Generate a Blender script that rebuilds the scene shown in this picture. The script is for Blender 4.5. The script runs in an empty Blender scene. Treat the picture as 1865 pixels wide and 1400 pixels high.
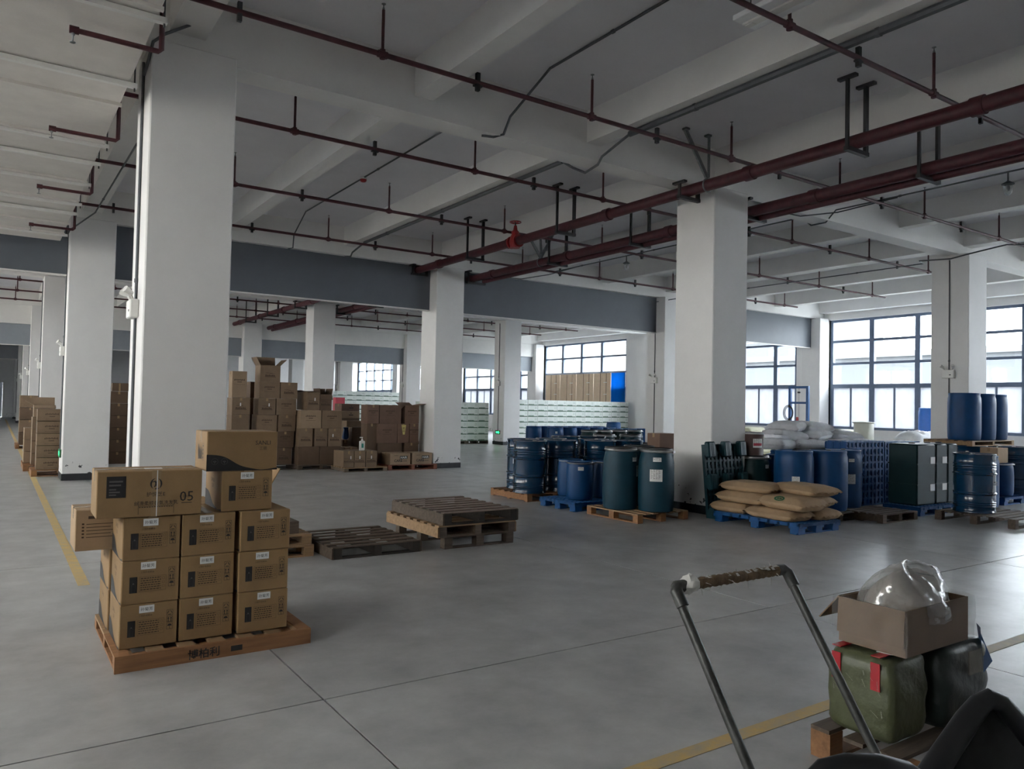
import bpy, bmesh, math, random
from mathutils import Vector, Matrix

S = bpy.context.scene
C = S.collection
random.seed(7)
R_ = math.radians

# ------------------------------------------------------------------ camera
CAMH = 1.61
FPX = 1389.705
yaw, pit, rol = R_(34.16174), R_(1.5603), R_(1.19629)
Fv = Vector((math.sin(yaw) * math.cos(pit), math.cos(yaw) * math.cos(pit), math.sin(pit)))
r0 = Vector((math.cos(yaw), -math.sin(yaw), 0))
u0 = r0.cross(Fv)
Rv = r0 * math.cos(rol) + u0 * math.sin(rol)
Uv = -r0 * math.sin(rol) + u0 * math.cos(rol)
cd = bpy.data.cameras.new('camera')
cam = bpy.data.objects.new('camera', cd)
C.objects.link(cam)
cd.sensor_fit = 'HORIZONTAL'
cd.sensor_width = 36
cd.lens = FPX / 1865 * 36
cd.clip_start = .05
cd.clip_end = 400
cam.matrix_world = Matrix(((Rv.x, Uv.x, -Fv.x, 0), (Rv.y, Uv.y, -Fv.y, 0), (Rv.z, Uv.z, -Fv.z, CAMH), (0, 0, 0, 1)))
S.camera = cam

# ------------------------------------------------------------------ sky and exposure
W = bpy.data.worlds.new('overcast_sky')
S.world = W
W.use_nodes = True
bg = W.node_tree.nodes['Background']
bg.inputs[0].default_value = (.90, .95, 1.0, 1)
bg.inputs[1].default_value = 9.0
S.view_settings.view_transform = 'Standard'
S.view_settings.look = 'None'
S.view_settings.gamma = 1
S.view_settings.use_curve_mapping = False
S.view_settings.exposure = 1.45
try:
    S.cycles.max_bounces = 10
    S.cycles.diffuse_bounces = 7
    S.cycles.transparent_max_bounces = 12
    S.cycles.caustics_reflective = False
    S.cycles.caustics_refractive = False
    S.cycles.sample_clamp_indirect = 10
except Exception:
    pass


# ------------------------------------------------------------------ pixel helpers: sight lines from the fitted camera through image pixels
def sight(px, py):
    return Rv * ((px - 932.5) / FPX) + Uv * ((700 - py) / FPX) + Fv


def RX(px, Y, py=800):
    d = sight(px, py)
    return d.x / d.y * Y


def ZY(px, py, Y):
    d = sight(px, py)
    return CAMH + d.z * Y / d.y


# ------------------------------------------------------------------ materials
MATS = {}


def mat(name, col, rough=.6, metal=0.0, var=.08, scale=6.0, bump=0.0, bscale=60.0, rnd=.0, stretch=None, col2=None, spec=.5, coat=0.0, gen=False):
    if name in MATS:
        return MATS[name]
    m = bpy.data.materials.new(name)
    m.use_nodes = True
    nt = m.node_tree
    N, L = nt.nodes, nt.links
    b = N['Principled BSDF']
    b.inputs['Roughness'].default_value = rough
    b.inputs['Metallic'].default_value = metal
    b.inputs['Specular IOR Level'].default_value = spec
    if coat:
        b.inputs['Coat Weight'].default_value = coat
    tc = N.new('ShaderNodeTexCoord')
    mp = N.new('ShaderNodeMapping')
    L.new(tc.outputs['Object'], mp.inputs[0])
    if stretch:
        mp.inputs['Scale'].default_value = stretch
    nz = N.new('ShaderNodeTexNoise')
    nz.inputs['Scale'].default_value = scale
    nz.inputs['Detail'].default_value = 6
    nz.inputs['Roughness'].default_value = .65
    L.new(mp.outputs[0], nz.inputs[0])
    cr = N.new('ShaderNodeValToRGB')
    cr.color_ramp.elements[0].position = .3
    cr.color_ramp.elements[1].position = .7
    c2 = col2 or tuple(c * (1 - 2 * var) for c in col)
    cr.color_ramp.elements[0].color = (*c2, 1)
    cr.color_ramp.elements[1].color = (*(min(1, c * (1 + var)) for c in col), 1)
    L.new(nz.outputs['Fac'], cr.inputs[0])
    out = cr.outputs[0]
    if rnd:
        oi = N.new('ShaderNodeObjectInfo')
        mr = N.new('ShaderNodeMapRange')
        mr.inputs['To Min'].default_value = 1 - rnd
        mr.inputs['To Max'].default_value = 1 + rnd * .6
        L.new(oi.outputs['Random'], mr.inputs[0])
        hs = N.new('ShaderNodeHueSaturation')
        L.new(mr.outputs[0], hs.inputs['Value'])
        L.new(out, hs.inputs['Color'])
        out = hs.outputs[0]
    L.new(out, b.inputs['Base Color'])
    if bump:
        nb = N.new('ShaderNodeTexNoise')
        nb.inputs['Scale'].default_value = bscale
        nb.inputs['Detail'].default_value = 4
        L.new(mp.outputs[0], nb.inputs[0])
        bp = N.new('ShaderNodeBump')
        bp.inputs['Strength'].default_value = bump
        bp.inputs['Distance'].default_value = .01
        L.new(nb.outputs['Fac'], bp.inputs['Height'])
        L.new(bp.outputs[0], b.inputs['Normal'])
    MATS[name] = m
    return m


def scuffed(name, col):
    """white emulsion with black chips knocked into it low down"""
    m = mat(name, col, .75, var=.03, scale=1.3, bump=.12, bscale=25)
    nt = m.node_tree
    N, L = nt.nodes, nt.links
    b = N['Principled BSDF']
    src = b.inputs['Base Color'].links[0].from_socket
    tc = N.new('ShaderNodeTexCoord')
    sep = N.new('ShaderNodeSeparateXYZ')
    L.new(tc.outputs['Object'], sep.inputs[0])
    mr = N.new('ShaderNodeMapRange')
    mr.inputs['From Min'].default_value = .1
    mr.inputs['From Max'].default_value = .85
    mr.inputs['To Min'].default_value = .585
    mr.inputs['To Max'].default_value = .80
    L.new(sep.outputs[2], mr.inputs[0])
    n2 = N.new('ShaderNodeTexNoise')
    n2.inputs['Scale'].default_value = 13
    n2.inputs['Detail'].default_value = 7
    oi = N.new('ShaderNodeObjectInfo')
    n2.noise_dimensions = '4D'
    mul = N.new('ShaderNodeMath')
    mul.operation = 'MULTIPLY'
    mul.inputs[1].default_value = 40
    L.new(oi.outputs['Random'], mul.inputs[0])
    L.new(mul.outputs[0], n2.inputs['W'])
    L.new(tc.outputs['Object'], n2.inputs[0])
    gt = N.new('ShaderNodeMath')
    gt.operation = 'GREATER_THAN'
    L.new(n2.outputs['Fac'], gt.inputs[0])
    L.new(mr.outputs[0], gt.inputs[1])
    mx = N.new('ShaderNodeMixRGB')
    mx.inputs[2].default_value = (.05, .05, .055, 1)
    L.new(gt.outputs[0], mx.inputs[0])
    L.new(src, mx.inputs[1])
    L.new(mx.outputs[0], b.inputs['Base Color'])
    return m


def clear(name, tint, gloss=.08, rough=.03, milk=0.0, milkcol=(.9, .92, .95)):
    """sheet glass or film: lets light straight through, a little gloss, optional milkiness"""
    m = bpy.data.materials.new(name)
    m.use_nodes = True
    nt = m.node_tree
    N, L = nt.nodes, nt.links
    N.remove(N['Principled BSDF'])
    o = N['Material Output']
    t = N.new('ShaderNodeBsdfTransparent')
    t.inputs[0].default_value = (*tint, 1)
    g = N.new('ShaderNodeBsdfGlossy')
    g.inputs['Roughness'].default_value = rough
    mx = N.new('ShaderNodeMixShader')
    mx.inputs[0].default_value = gloss
    L.new(t.outputs[0], mx.inputs[1])
    L.new(g.outputs[0], mx.inputs[2])
    last = mx
    if milk:
        tr = N.new('ShaderNodeBsdfTranslucent')
        tr.inputs[0].default_value = (*milkcol, 1)
        df = N.new('ShaderNodeBsdfDiffuse')
        df.inputs[0].default_value = (*milkcol, 1)
        m2 = N.new('ShaderNodeMixShader')
        m2.inputs[0].default_value = .25
        L.new(tr.outputs[0], m2.inputs[1])
        L.new(df.outputs[0], m2.inputs[2])
        m3 = N.new('ShaderNodeMixShader')
        nz = N.new('ShaderNodeTexNoise')
        nz.inputs['Scale'].default_value = 3
        mr = N.new('ShaderNodeMapRange')
        mr.inputs['To Min'].default_value = milk * .8
        mr.inputs['To Max'].default_value = milk * 1.2
        L.new(nz.outputs['Fac'], mr.inputs[0])
        L.new(mr.outputs[0], m3.inputs[0])
        L.new(mx.outputs[0], m3.inputs[1])
        L.new(m2.outputs[0], m3.inputs[2])
        last = m3
    L.new(last.outputs[0], o.inputs[0])
    MATS[name] = m
    return m


def glow(name, col, s):
    m = mat(name, col, .4)
    b = m.node_tree.nodes['Principled BSDF']
    b.inputs['Emission Color'].default_value = (*col, 1)
    b.inputs['Emission Strength'].default_value = s
    return m


PLASTER = scuffed('white_emulsion', (.71, .70, .69))
CEIL = mat('ceiling_emulsion', (.67, .665, .69), .8, var=.04, scale=.7, bump=.1, bscale=12)
BEAMM = mat('beam_emulsion', (.72, .71, .69), .8, var=.04, scale=.9, bump=.1, bscale=14)
FLOORM = mat('power_floated_concrete', (.42, .418, .412), .34, var=.15, scale=2.0, bump=.03, bscale=40, spec=.6)
JOINTM = mat('joint_filler', (.09, .09, .09), .9)
SKIRT = mat('black_skirting_paint', (.018, .019, .024), .5, var=.2)
YEL = mat('worn_yellow_paint', (.56, .37, .11), .6, var=.12, scale=9, col2=(.42, .36, .24))
PALEYEL = mat('worn_yellow_with_glare', (.52, .44, .28), .55, var=.1, scale=9, col2=(.45, .42, .36))  # worn yellow, paled to paint in the reflection off the floor
GREYP = mat('grey_fire_board', (.105, .118, .135), .55, var=.04, scale=2)
GREYP2 = mat('haze_lightened_fire_board', (.25, .275, .305), .55, var=.04, scale=2)  # same board, lightened to put far haze and brighter light into its colour
REDP = mat('red_oxide_pipe', (.068, .012, .018), .55, var=.2, scale=9)
REDV = mat('red_valve_paint', (.33, .02, .025), .4, var=.1)
BLKM = mat('black_steel', (.02, .02, .022), .5, var=.2)
GALV = mat('galvanised_steel', (.22, .23, .24), .42, .6, var=.15, scale=20)
CONDUIT = mat('grey_conduit', (.09, .095, .105), .5, var=.1)
DUCTM = mat('duct_board', (.62, .59, .55), .8, var=.05, scale=2.5, bump=.08)
WINFR = mat('blue_grey_aluminium', (.13, .17, .25), .5, .1, var=.06)
GLASS = clear('window_glass', (.93, .95, .96), .06)
DIMGLASS = clear('light_warming_glass', (.81, .79, .755), .05)  # tint dims and warms the light from the left windows
FROST = clear('frosted_film', (.16, .17, .18), .03, .2, milk=.8, milkcol=(.42, .43, .45))
CARD = mat('kraft_card', (.30, .188, .088), .78, var=.07, scale=5, bump=.05, bscale=90, rnd=.12)
CARDL = mat('pale_kraft_card', (.40, .275, .165), .78, var=.06, scale=5, bump=.05, bscale=90, rnd=.08)
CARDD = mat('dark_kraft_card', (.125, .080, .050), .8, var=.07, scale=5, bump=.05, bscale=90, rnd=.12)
CARDR = mat('red_brown_card', (.165, .098, .068), .8, var=.07, scale=5, rnd=.1)
CARDB = mat('darkened_kraft_card', (.20, .135, .085), .8, var=.07, scale=5, bump=.05, bscale=90, rnd=.12)  # kraft darkened to offset strong window light on these cartons
CARDM = mat('mid_kraft_card', (.30, .21, .135), .8, var=.06, scale=5, rnd=.08)
CARDIN = mat('card_inside', (.22, .15, .085), .85)
INK = mat('black_ink', (.014, .013, .014), .6, var=.1)
INKB = mat('faded_brown_ink', (.06, .036, .022), .8, var=.1)
WINK = mat('white_ink', (.7, .69, .66), .7, var=.03)
GINK = mat('grey_ink', (.11, .10, .10), .7, var=.05)
PAPER = mat('white_paper', (.78, .78, .77), .6, var=.03)
TAPE = mat('brown_parcel_tape', (.34, .235, .135), .22, var=.06, scale=14)
TAPEC = clear('clear_parcel_tape', (.95, .92, .86), .16, .15)
WOODO = mat('orange_pine', (.30, .145, .062), .65, var=.16, scale=3, stretch=(1, 12, 12), bump=.1, rnd=.18)
WOODP = mat('pale_pine', (.34, .215, .115), .7, var=.16, scale=3, stretch=(1, 12, 12), bump=.1, rnd=.18)
WOODD = mat('weathered_dark_pine', (.115, .085, .062), .75, var=.2, scale=3, stretch=(1, 12, 12), bump=.1, rnd=.25)
WOODG = mat('grey_weathered_pine', (.145, .108, .078), .75, var=.2, scale=3, stretch=(1, 12, 12), bump=.1, rnd=.25)
WOODS = mat('pinkish_worn_pine', (.24, .18, .14), .7, var=.15, scale=3, stretch=(1, 12, 12), rnd=.15)
WOODK = mat('pine_painted_shade', (.035, .028, .022), .85, var=.2, scale=3, stretch=(1, 12, 12), rnd=.2)  # near black to paint the shade seen between pallet slats
WOODR = mat('red_stained_pine', (.23, .075, .042), .65, var=.16, scale=3, stretch=(1, 12, 12), rnd=.15)
STEELB = mat('navy_drum_paint', (.003, .036, .085), .22, var=.12, scale=4, coat=.4)
PLASB = mat('blue_hdpe', (.004, .054, .165), .45, var=.1, scale=4, spec=.3)
PLASG = mat('petrol_green_hdpe', (.006, .042, .066), .5, var=.12, scale=4, spec=.3)
PLASDG = mat('dark_green_hdpe', (.006, .026, .030), .45, var=.12, scale=4, spec=.2)
PALB = mat('blue_plastic_pallet', (.007, .078, .24), .45, var=.1, scale=6, spec=.3)
PALG = mat('green_plastic_pallet', (.008, .044, .056), .45, var=.14, scale=6, spec=.3)
BRIGHTB = mat('bright_blue_hdpe', (.03, .17, .62), .35, var=.06)
CLAMP = mat('zinc_clamp_ring', (.62, .63, .64), .28, .9, var=.06)
SACKP = mat('brown_paper_sack', (.41, .28, .165), .72, var=.08, scale=7, bump=.6, bscale=14)
SACKW = mat('white_woven_sack', (.80, .81, .84), .65, var=.06, scale=7, bump=.3, bscale=16)
SACKC = mat('cream_sack', (.74, .72, .52), .6, var=.05, scale=7, bump=.2, bscale=16)
SACKGREEN = mat('olive_woven_wrap', (.085, .095, .048), .42, var=.14, scale=9, bump=.35, bscale=30)
SACKDARK = mat('dark_green_wrap', (.022, .032, .03), .35, var=.2, scale=9, bump=.3, bscale=26)
REDTAPE = mat('red_tape', (.42, .02, .03), .25, var=.1)
FILM = clear('polythene_film', (.92, .92, .92), .22, .16, milk=.28, milkcol=(.7, .7, .69))
FILMT = clear('thin_stretch_film', (.95, .95, .95), .07, .16)
CREAMP = mat('cream_hdpe', (.72, .73, .64), .45, var=.03)
GREENBOX = mat('white_green_carton', (.74, .78, .74), .55, var=.03, scale=3, rnd=.06)
GREENINK = mat('green_ink', (.015, .10, .042), .6, var=.1)
TUBEM = mat('dark_painted_tube', (.075, .077, .072), .42, .4, var=.3, scale=14)
GRIP = mat('frayed_brown_wrap', (.22, .15, .085), .8, var=.25, scale=30, bump=.6, bscale=80)
TAPEW = mat('white_tape_remnant', (.66, .65, .62), .55, var=.1, bump=.4)
BLKPL = mat('black_plastic', (.006, .0065, .008), .4, var=.15)
MESHM = mat('dark_grey_mesh', (.02, .021, .023), .8, var=.2, scale=30)
BLUEFR = mat('blue_machine_paint', (.03, .10, .26), .4, var=.1)
LAMPW = mat('white_fitting_plastic', (.68, .67, .64), .45, var=.04)
EXITG = glow('green_exit_legend', (.02, .75, .16), 1.6)
EXITD = mat('exit_sign_body', (.02, .12, .05), .4)
LIGHTTROUGH = mat('light_fitting_enamel', (.8, .81, .82), .5, var=.04)
CREAMWALL = mat('cream_render', (.15, .142, .12), .8, var=.03, scale=.3)
GREYWALL = mat('pale_grey_cladding', (.055, .059, .064), .7, var=.03, scale=.3)
ROOFG = mat('grey_roof_sheet', (.07, .074, .08), .6, var=.05)
YARD = mat('concrete_yard', (.5, .5, .48), .9, var=.06, scale=.4)
WARMYARD = mat('warm_bounce_yard', (.54, .51, .47), .9, var=.06, scale=.4)  # unseen ground, colour picked to warm the light bounced indoors
BLUETRANS = clear('blue_translucent_sheet', (.01, .05, .12), .03, .2, milk=.8, milkcol=(.02, .22, .50))
CARDBACKLIT = mat('card_painted_backlight', (.68, .52, .37), .8, var=.05, scale=4)  # opaque card, colour lightened to stand in for window backlight
BEIGEP = mat('beige_machine', (.65, .55, .38), .5)
YLAB = mat('yellow_label', (.62, .52, .18), .6)
TEAL = mat('teal_label', (.02, .28, .22), .5)
PINKR = mat('faded_red_cabinet', (.55, .06, .09), .45)
BROWND = mat('brown_fibre_drum', (.105, .062, .055), .5, var=.08)


# ------------------------------------------------------------------ mesh builder
class MB:
    def __init__(s):
        s.v = []
        s.f = []

    def quadpts(s, *p):
        n = len(s.v)
        s.v += [tuple(q) for q in p]
        s.f.append(tuple(range(n, n + len(p))))
        return s

    def box(s, x0, x1, y0, y1, z0, z1, M=None):
        n = len(s.v)
        p = [(x0, y0, z0), (x1, y0, z0), (x1, y1, z0), (x0, y1, z0), (x0, y0, z1), (x1, y0, z1), (x1, y1, z1), (x0, y1, z1)]
        if M:
            p = [tuple(M @ Vector(q)) for q in p]
        s.v += p
        s.f += [tuple(n + i for i in q) for q in ((0, 3, 2, 1), (4, 5, 6, 7), (0, 1, 5, 4), (1, 2, 6, 5), (2, 3, 7, 6), (3, 0, 4, 7))]
        return s

    def cbox(s, x0, x1, y0, y1, z0, z1, c=.006):
        """box with chamfered vertical and top/bottom edges"""
        n = len(s.v)
        for z, k in ((z0, c), (z0 + c, 0), (z1 - c, 0), (z1, c)):
            for (a, b) in ((x0 + c, y0), (x1 - c, y0), (x1, y0 + c), (x1, y1 - c), (x1 - c, y1), (x0 + c, y1), (x0, y1 - c), (x0, y0 + c)):
                if k:
                    a = min(max(a, x0 + k), x1 - k)
                    b = min(max(b, y0 + k), y1 - k)
                s.v.append((a, b, z))
        for r in range(3):
            for i in range(8):
                j = (i + 1) % 8
                s.f.append((n + r * 8 + i, n + r * 8 + j, n + r * 8 + 8 + j, n + r * 8 + 8 + i))
        s.f.append(tuple(n + 7 - i for i in range(8)))
        s.f.append(tuple(n + 24 + i for i in range(8)))
        return s

    def tube(s, pts, r, n=10, cap=True):
        pts = [Vector(p) for p in pts]
        rr = r if isinstance(r, (list, tuple)) else [r] * len(pts)
        base = len(s.v)
        up = None
        for i, p in enumerate(pts):
            t = (pts[min(i + 1, len(pts) - 1)] - pts[max(i - 1, 0)]).normalized()
            if up is None:
                up = Vector((0, 0, 1)) if abs(t.z) < .9 else Vector((1, 0, 0))
            a = t.cross(up)
            if a.length < 1e-4:
                a = t.cross(Vector((0, 1, 0)))
            a.normalize()
            b = a.cross(t).normalized()
            up = b
            for k in range(n):
                q = p + (a * math.cos(2 * math.pi * k / n) + b * math.sin(2 * math.pi * k / n)) * rr[i]
                s.v.append(tuple(q))
        for i in range(len(pts) - 1):
            for k in range(n):
                k2 = (k + 1) % n
                s.f.append((base + i * n + k, base + i * n + k2, base + (i + 1) * n + k2, base + (i + 1) * n + k))
        if cap:
            s.f.append(tuple(base + n - 1 - k for k in range(n)))
            e = base + (len(pts) - 1) * n
            s.f.append(tuple(e + k for k in range(n)))
        return s

    def lathe(s, prof, n=28, cx=0, cy=0):
        base = len(s.v)
        for (r, z) in prof:
            for k in range(n):
                a = 2 * math.pi * k / n
                s.v.append((cx + r * math.cos(a), cy + r * math.sin(a), z))
        for i in range(len(prof) - 1):
            for k in range(n):
                k2 = (k + 1) % n
                s.f.append((base + i * n + k, base + i * n + k2, base + (i + 1) * n + k2, base + (i + 1) * n + k))
        s.f.append(tuple(base + n - 1 - k for k in range(n)))
        e = base + (len(prof) - 1) * n
        s.f.append(tuple(e + k for k in range(n)))
        return s

    def poly(s, pts2, y=0.0):
        """flat polygon in the XZ plane facing -Y"""
        n = len(s.v)
        s.v += [(a, y, b) for a, b in pts2]
        s.f.append(tuple(range(n, n + len(pts2))))
        return s

    def rect(s, x0, x1, z0, z1, y=0.0):
        return s.poly([(x0, z0), (x1, z0), (x1, z1), (x0, z1)], y)

    def frame(s, x0, x1, z0, z1, t, y=0.0):
        s.rect(x0, x1, z0, z0 + t, y).rect(x0, x1, z1 - t, z1, y)
        return s.rect(x0, x0 + t, z0 + t, z1 - t, y).rect(x1 - t, x1, z0 + t, z1 - t, y)

    def mesh(s, name, m=None, smooth=False):
        me = bpy.data.meshes.new(name)
        me.from_pydata(s.v, [], s.f)
        me.update()
        if smooth:
            me.polygons.foreach_set('use_smooth', [True] * len(me.polygons))
            try:
                me.set_sharp_from_angle(angle=R_(38))
            except Exception:
                pass
        if m:
            me.materials.append(m)
        return me

    def build(s, name, m, parent=None, loc=None, smooth=False, rz=0.0):
        return put(name, s.mesh(name, m, smooth), parent, loc, rz)


def put(name, me, parent=None, loc=None, rz=0.0, M=None):
    o = bpy.data.objects.new(name, me)
    C.objects.link(o)
    if parent:
        o.parent = parent
    if M is not None:
        o.matrix_local = M
    else:
        if loc:
            o.location = loc
        if rz:
            o.rotation_euler[2] = rz
    return o


def tag(o, label, cat, group=None, kind=None):
    o['label'] = label
    o['category'] = cat
    if group:
        o['group'] = group
    if kind:
        o['kind'] = kind
    return o


def empty(name, loc, rz=0.0):
    o = bpy.data.objects.new(name, None)
    C.objects.link(o)
    o.location = loc
    o.rotation_euler[2] = rz
    o.empty_display_size = .1
    return o


def struct(o, label=None):
    o['kind'] = 'structure'
    if label:
        o['label'] = label
    return o


def copy_tree(o, parent=None):
    c = o.copy()
    C.objects.link(c)
    if parent:
        c.parent = parent
    for ch in list(o.children):
        copy_tree(ch, c)
    return c


ORD = ['first', 'second', 'third', 'fourth', 'fifth', 'sixth', 'seventh', 'eighth', 'ninth', 'tenth', 'eleventh', 'twelfth', 'thirteenth', 'fourteenth']
TEXTS = {}


def text_mesh(s, h, m, bold=0.0):
    """flat lettering in the XZ plane facing -Y, centred, cap height about h"""
    key = (s, h, m.name, bold)
    if key in TEXTS:
        return TEXTS[key]
    cu = bpy.data.curves.new('lettering', 'FONT')
    cu.body = s
    cu.size = h * 1.38
    cu.align_x = 'CENTER'
    cu.resolution_u = 2
    cu.offset = bold
    o = bpy.data.objects.new('lettering_source', cu)
    C.objects.link(o)
    dg = bpy.context.evaluated_depsgraph_get()
    me = bpy.data.meshes.new_from_object(o.evaluated_get(dg))
    bpy.data.objects.remove(o)
    bpy.data.curves.remove(cu)
    me.transform(Matrix.Rotation(R_(90), 4, 'X'))
    zs = [v.co.z for v in me.vertices] or [0]
    me.transform(Matrix.Translation((0, 0, -(max(zs) + min(zs)) / 2)))
    me.materials.clear()
    me.materials.append(m)
    me.name = 'lettering'
    TEXTS[key] = me
    return me


E_SIDE = Matrix.Rotation(R_(-90), 4, 'Z')   # turns a -Y facing print to face -X


def on_front(parent, name, me, x, y, z):
    return put(name, me, parent, (x, y, z))


def on_side(parent, name, me, x, y, z):
    return put(name, me, parent, M=Matrix.Translation((x, y, z)) @ E_SIDE)

# ------------------------------------------------------------------ the building shell
X0, PX, Y0, PY, CS = 1.10, 7.98, 7.93, 8.88, .79
ZC, ZG, ZS = 5.72, 5.06, 5.27
XW = 25.60                     # inner face of the window wall
XL = -6.85                     # inner face of the opposite window wall
YB, YE = -7.0, 66.0
colX = [X0 + PX * i for i in range(-1, 4)]
colY = [Y0 + PY * j for j in range(-1, 7)]


def colx(i, j):
    """two aisle columns are shifted a few centimetres to match their image positions"""
    return colX[i] + ({1: .045, 2: .014}.get(j, 0) if i == 1 else 0)


fl = struct(MB().box(XL - .4, XW + .3, YB - .2, YE + .2, -.30, -.012).build('floor', JOINTM), 'grey concrete warehouse floor')
jx = [XL - .3] + [1.53 + 3.79 * k for k in range(-2, 7)] + [XW + .2]
jy = [YB] + [4.0 + 4.44 * k for k in range(-2, 14)] + [YE]
for a, b in zip(jx, jx[1:]):
    for c, d in zip(jy, jy[1:]):
        if b > a and d > c:
            MB().box(a + .006, b - .006, c + .006, d - .006, -.012, 0).build('slab', FLOORM, fl)

struct(MB().box(XL - .4, XW + .3, YB - .2, YE + .2, ZC, ZC + .2).build('ceiling', CEIL), 'white painted concrete ceiling slab')

# beams of the ceiling grid
for j, y in enumerate(colY):
    yc = y + CS / 2
    struct(MB().box(XL, XW, yc - .19, yc + .17, ZG, ZC).build('beam', BEAMM), 'deep white cross beam between the columns')
for i, x in enumerate(colX):
    xc = x + CS / 2
    segs = [YB] + [v for y in colY for v in (y + CS / 2 - .19, y + CS / 2 + .17)] + [YE]
    for a, b in zip(segs[0::2], segs[1::2]):
        struct(MB().box(xc - .17, xc + .17, a, b, ZS - .02, ZC).build('beam', BEAMM), 'white beam along the column line')
        if i < 4:
            for k in (1, 2):
                xs = xc + PX * k / 3
                struct(MB().box(xs - .125, xs + .125, a, b, ZS, ZC).build('beam', BEAMM), 'slim white secondary ceiling beam')

# columns
for i, x in enumerate(colX):
    for j, y in enumerate(colY):
        if i < 2 and j < 1:
            continue
        o = MB().cbox(0, CS, 0, CS, .0, ZG if i in (0, 4) else ZG, .012).build('column', PLASTER, None, (colx(i, j), y, 0))
        struct(o, 'square white painted concrete column')
        MB().box(-.006, CS + .006, -.006, CS + .006, 0, .13).build('skirting', SKIRT, o)

# window walls
def window(n, X, y0, y1, side, gl=None):
    """aluminium window in a wall of constant X; side +1: room lies at smaller X"""
    root = struct(empty('window_%d' % n, (X, 0, 0)), 'tall blue-grey aluminium window with a square grid')
    zr = [1.0, 2.56, 3.38, 4.20, 5.0]
    ys = []
    y = y1
    while y > y0 + .3:
        ys.append(y)
        y -= 1.62
    ys.append(y0)
    xa, xb = (.0, .13)
    for k, yy in enumerate(ys):
        t = .085 if 0 < k < len(ys) - 1 else .06
        yy2 = min(max(yy, y0 + t), y1 - t)
        MB().box(xa, xb, yy2 - t, yy2 + t, zr[0], zr[-1]).build('mullion', WINFR, root)
    for k, z in enumerate(zr):
        t = .07 if z == 2.56 else .045
        z2 = min(max(z, zr[0] + t), zr[-1] - t)
        for a, b in zip(ys, ys[1:]):
            MB().box(xa + .005, xb - .005, b + .055, a - .055, z2 - t, z2 + t).build('transom', WINFR, root)
    for a, b in zip(ys, ys[1:]):
        for r in range(4):
            za, zb = zr[r] + .04, zr[r + 1] - .04
            if r == 0 and a - b > 1.2:
                mid = (a + b) / 2
                MB().box(.035, .075, mid - .03, mid + .03, za, zr[1] - .045).build('sash_stile', WINFR, root)
                for c, d in ((b + .055, mid - .03), (mid + .03, a - .055)):
                    MB().box(.050, .056, c, d, za, zr[1] - .045).build('pane', FROST, root)
            else:
                MB().box(.050, .056, b + .055, a - .055, za, zb).build('pane', FROST if r == 0 else (gl or GLASS), root)
    return root


wn = 0
for X, sd, js in ((XW, 1, range(-2, 7)), (XL - .25, -1, range(-1, 4))):
    w = MB()
    xa, xb = (X, X + .25)
    spans = []
    for j in js:
        ya, yb = max(YB + .4, Y0 + PY * j + (2.1 if j == 2 and sd > 0 else 1.38)), min(Y0 + PY * (j + 1), YE - .3)
        spans.append((ya, yb))
    w.box(xa, xb, YB, YE, 0, .96).box(xa, xb, YB, YE, 5.0, ZC)
    e = YB
    for ya, yb in spans:
        w.box(xa, xb, e, ya, .96, 5.0)
        e = yb
    w.box(xa, xb, e, YE, .96, 5.0)
    struct(w.build('wall_right' if sd > 0 else 'wall_left', PLASTER), 'white plastered wall with tall windows')
    for ya, yb in spans:
        wn += 1
        window(wn, xa + .08, ya, yb, sd, GLASS if sd > 0 else DIMGLASS)
        s_ = MB().box(xa - .03 if sd > 0 else xa, xb if sd > 0 else xb + .03, ya, yb, .96, 1.0).build('trim_%d' % wn, PLASTER)
        struct(s_, 'white window sill')

# wall behind the photographer and the far end wall with its doorway
struct(MB().box(XL - .4, XW + .3, YB - .2, YB, 0, ZC).build('wall_rear', PLASTER), 'white wall at the near end')
dwy = YE
o = MB().box(XL - .4, -1.35, dwy, dwy + .2, 0, ZC).box(-1.35, .58, dwy, dwy + .2, 2.5, ZC).box(.58, XW + .3, dwy, dwy + .2, 0, ZC).build('wall_far', PLASTER)
struct(o, 'grey-white end wall with a doorway')
d_ = struct(empty('door_1', (0, dwy, 0)), 'open doorway in the far end wall')
MB().box(-1.45, -1.35, -.05, .05, 0, 2.6).build('jamb', LAMPW, d_)
MB().box(.52, .66, -.05, .05, 0, 2.6).build('jamb', LAMPW, d_)
MB().box(-1.45, .66, -.05, .05, 2.5, 2.62).build('head', LAMPW, d_)
MB().box(-1.35, .52, .22, .27, 0, 2.6).build('dark_backing', GREYP, d_)  # dark board stands in for the darkness inside the doorway

# painted floor lines
struct(MB().box(.645, .735, 7.45, 60, .0005, .0025).build('floor_marking', YEL), 'worn yellow line running down the aisle')
struct(MB().box(2.2, 5.0, 2.47, 2.555, .0005, .0025).build('floor_marking', YEL), 'worn yellow line in front of the green bundles')
struct(MB().box(5.0, 16.5, 2.475, 2.56, .0005, .0025).build('floor_marking', PALEYEL), 'worn line with painted glare running on to the window side')

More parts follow.
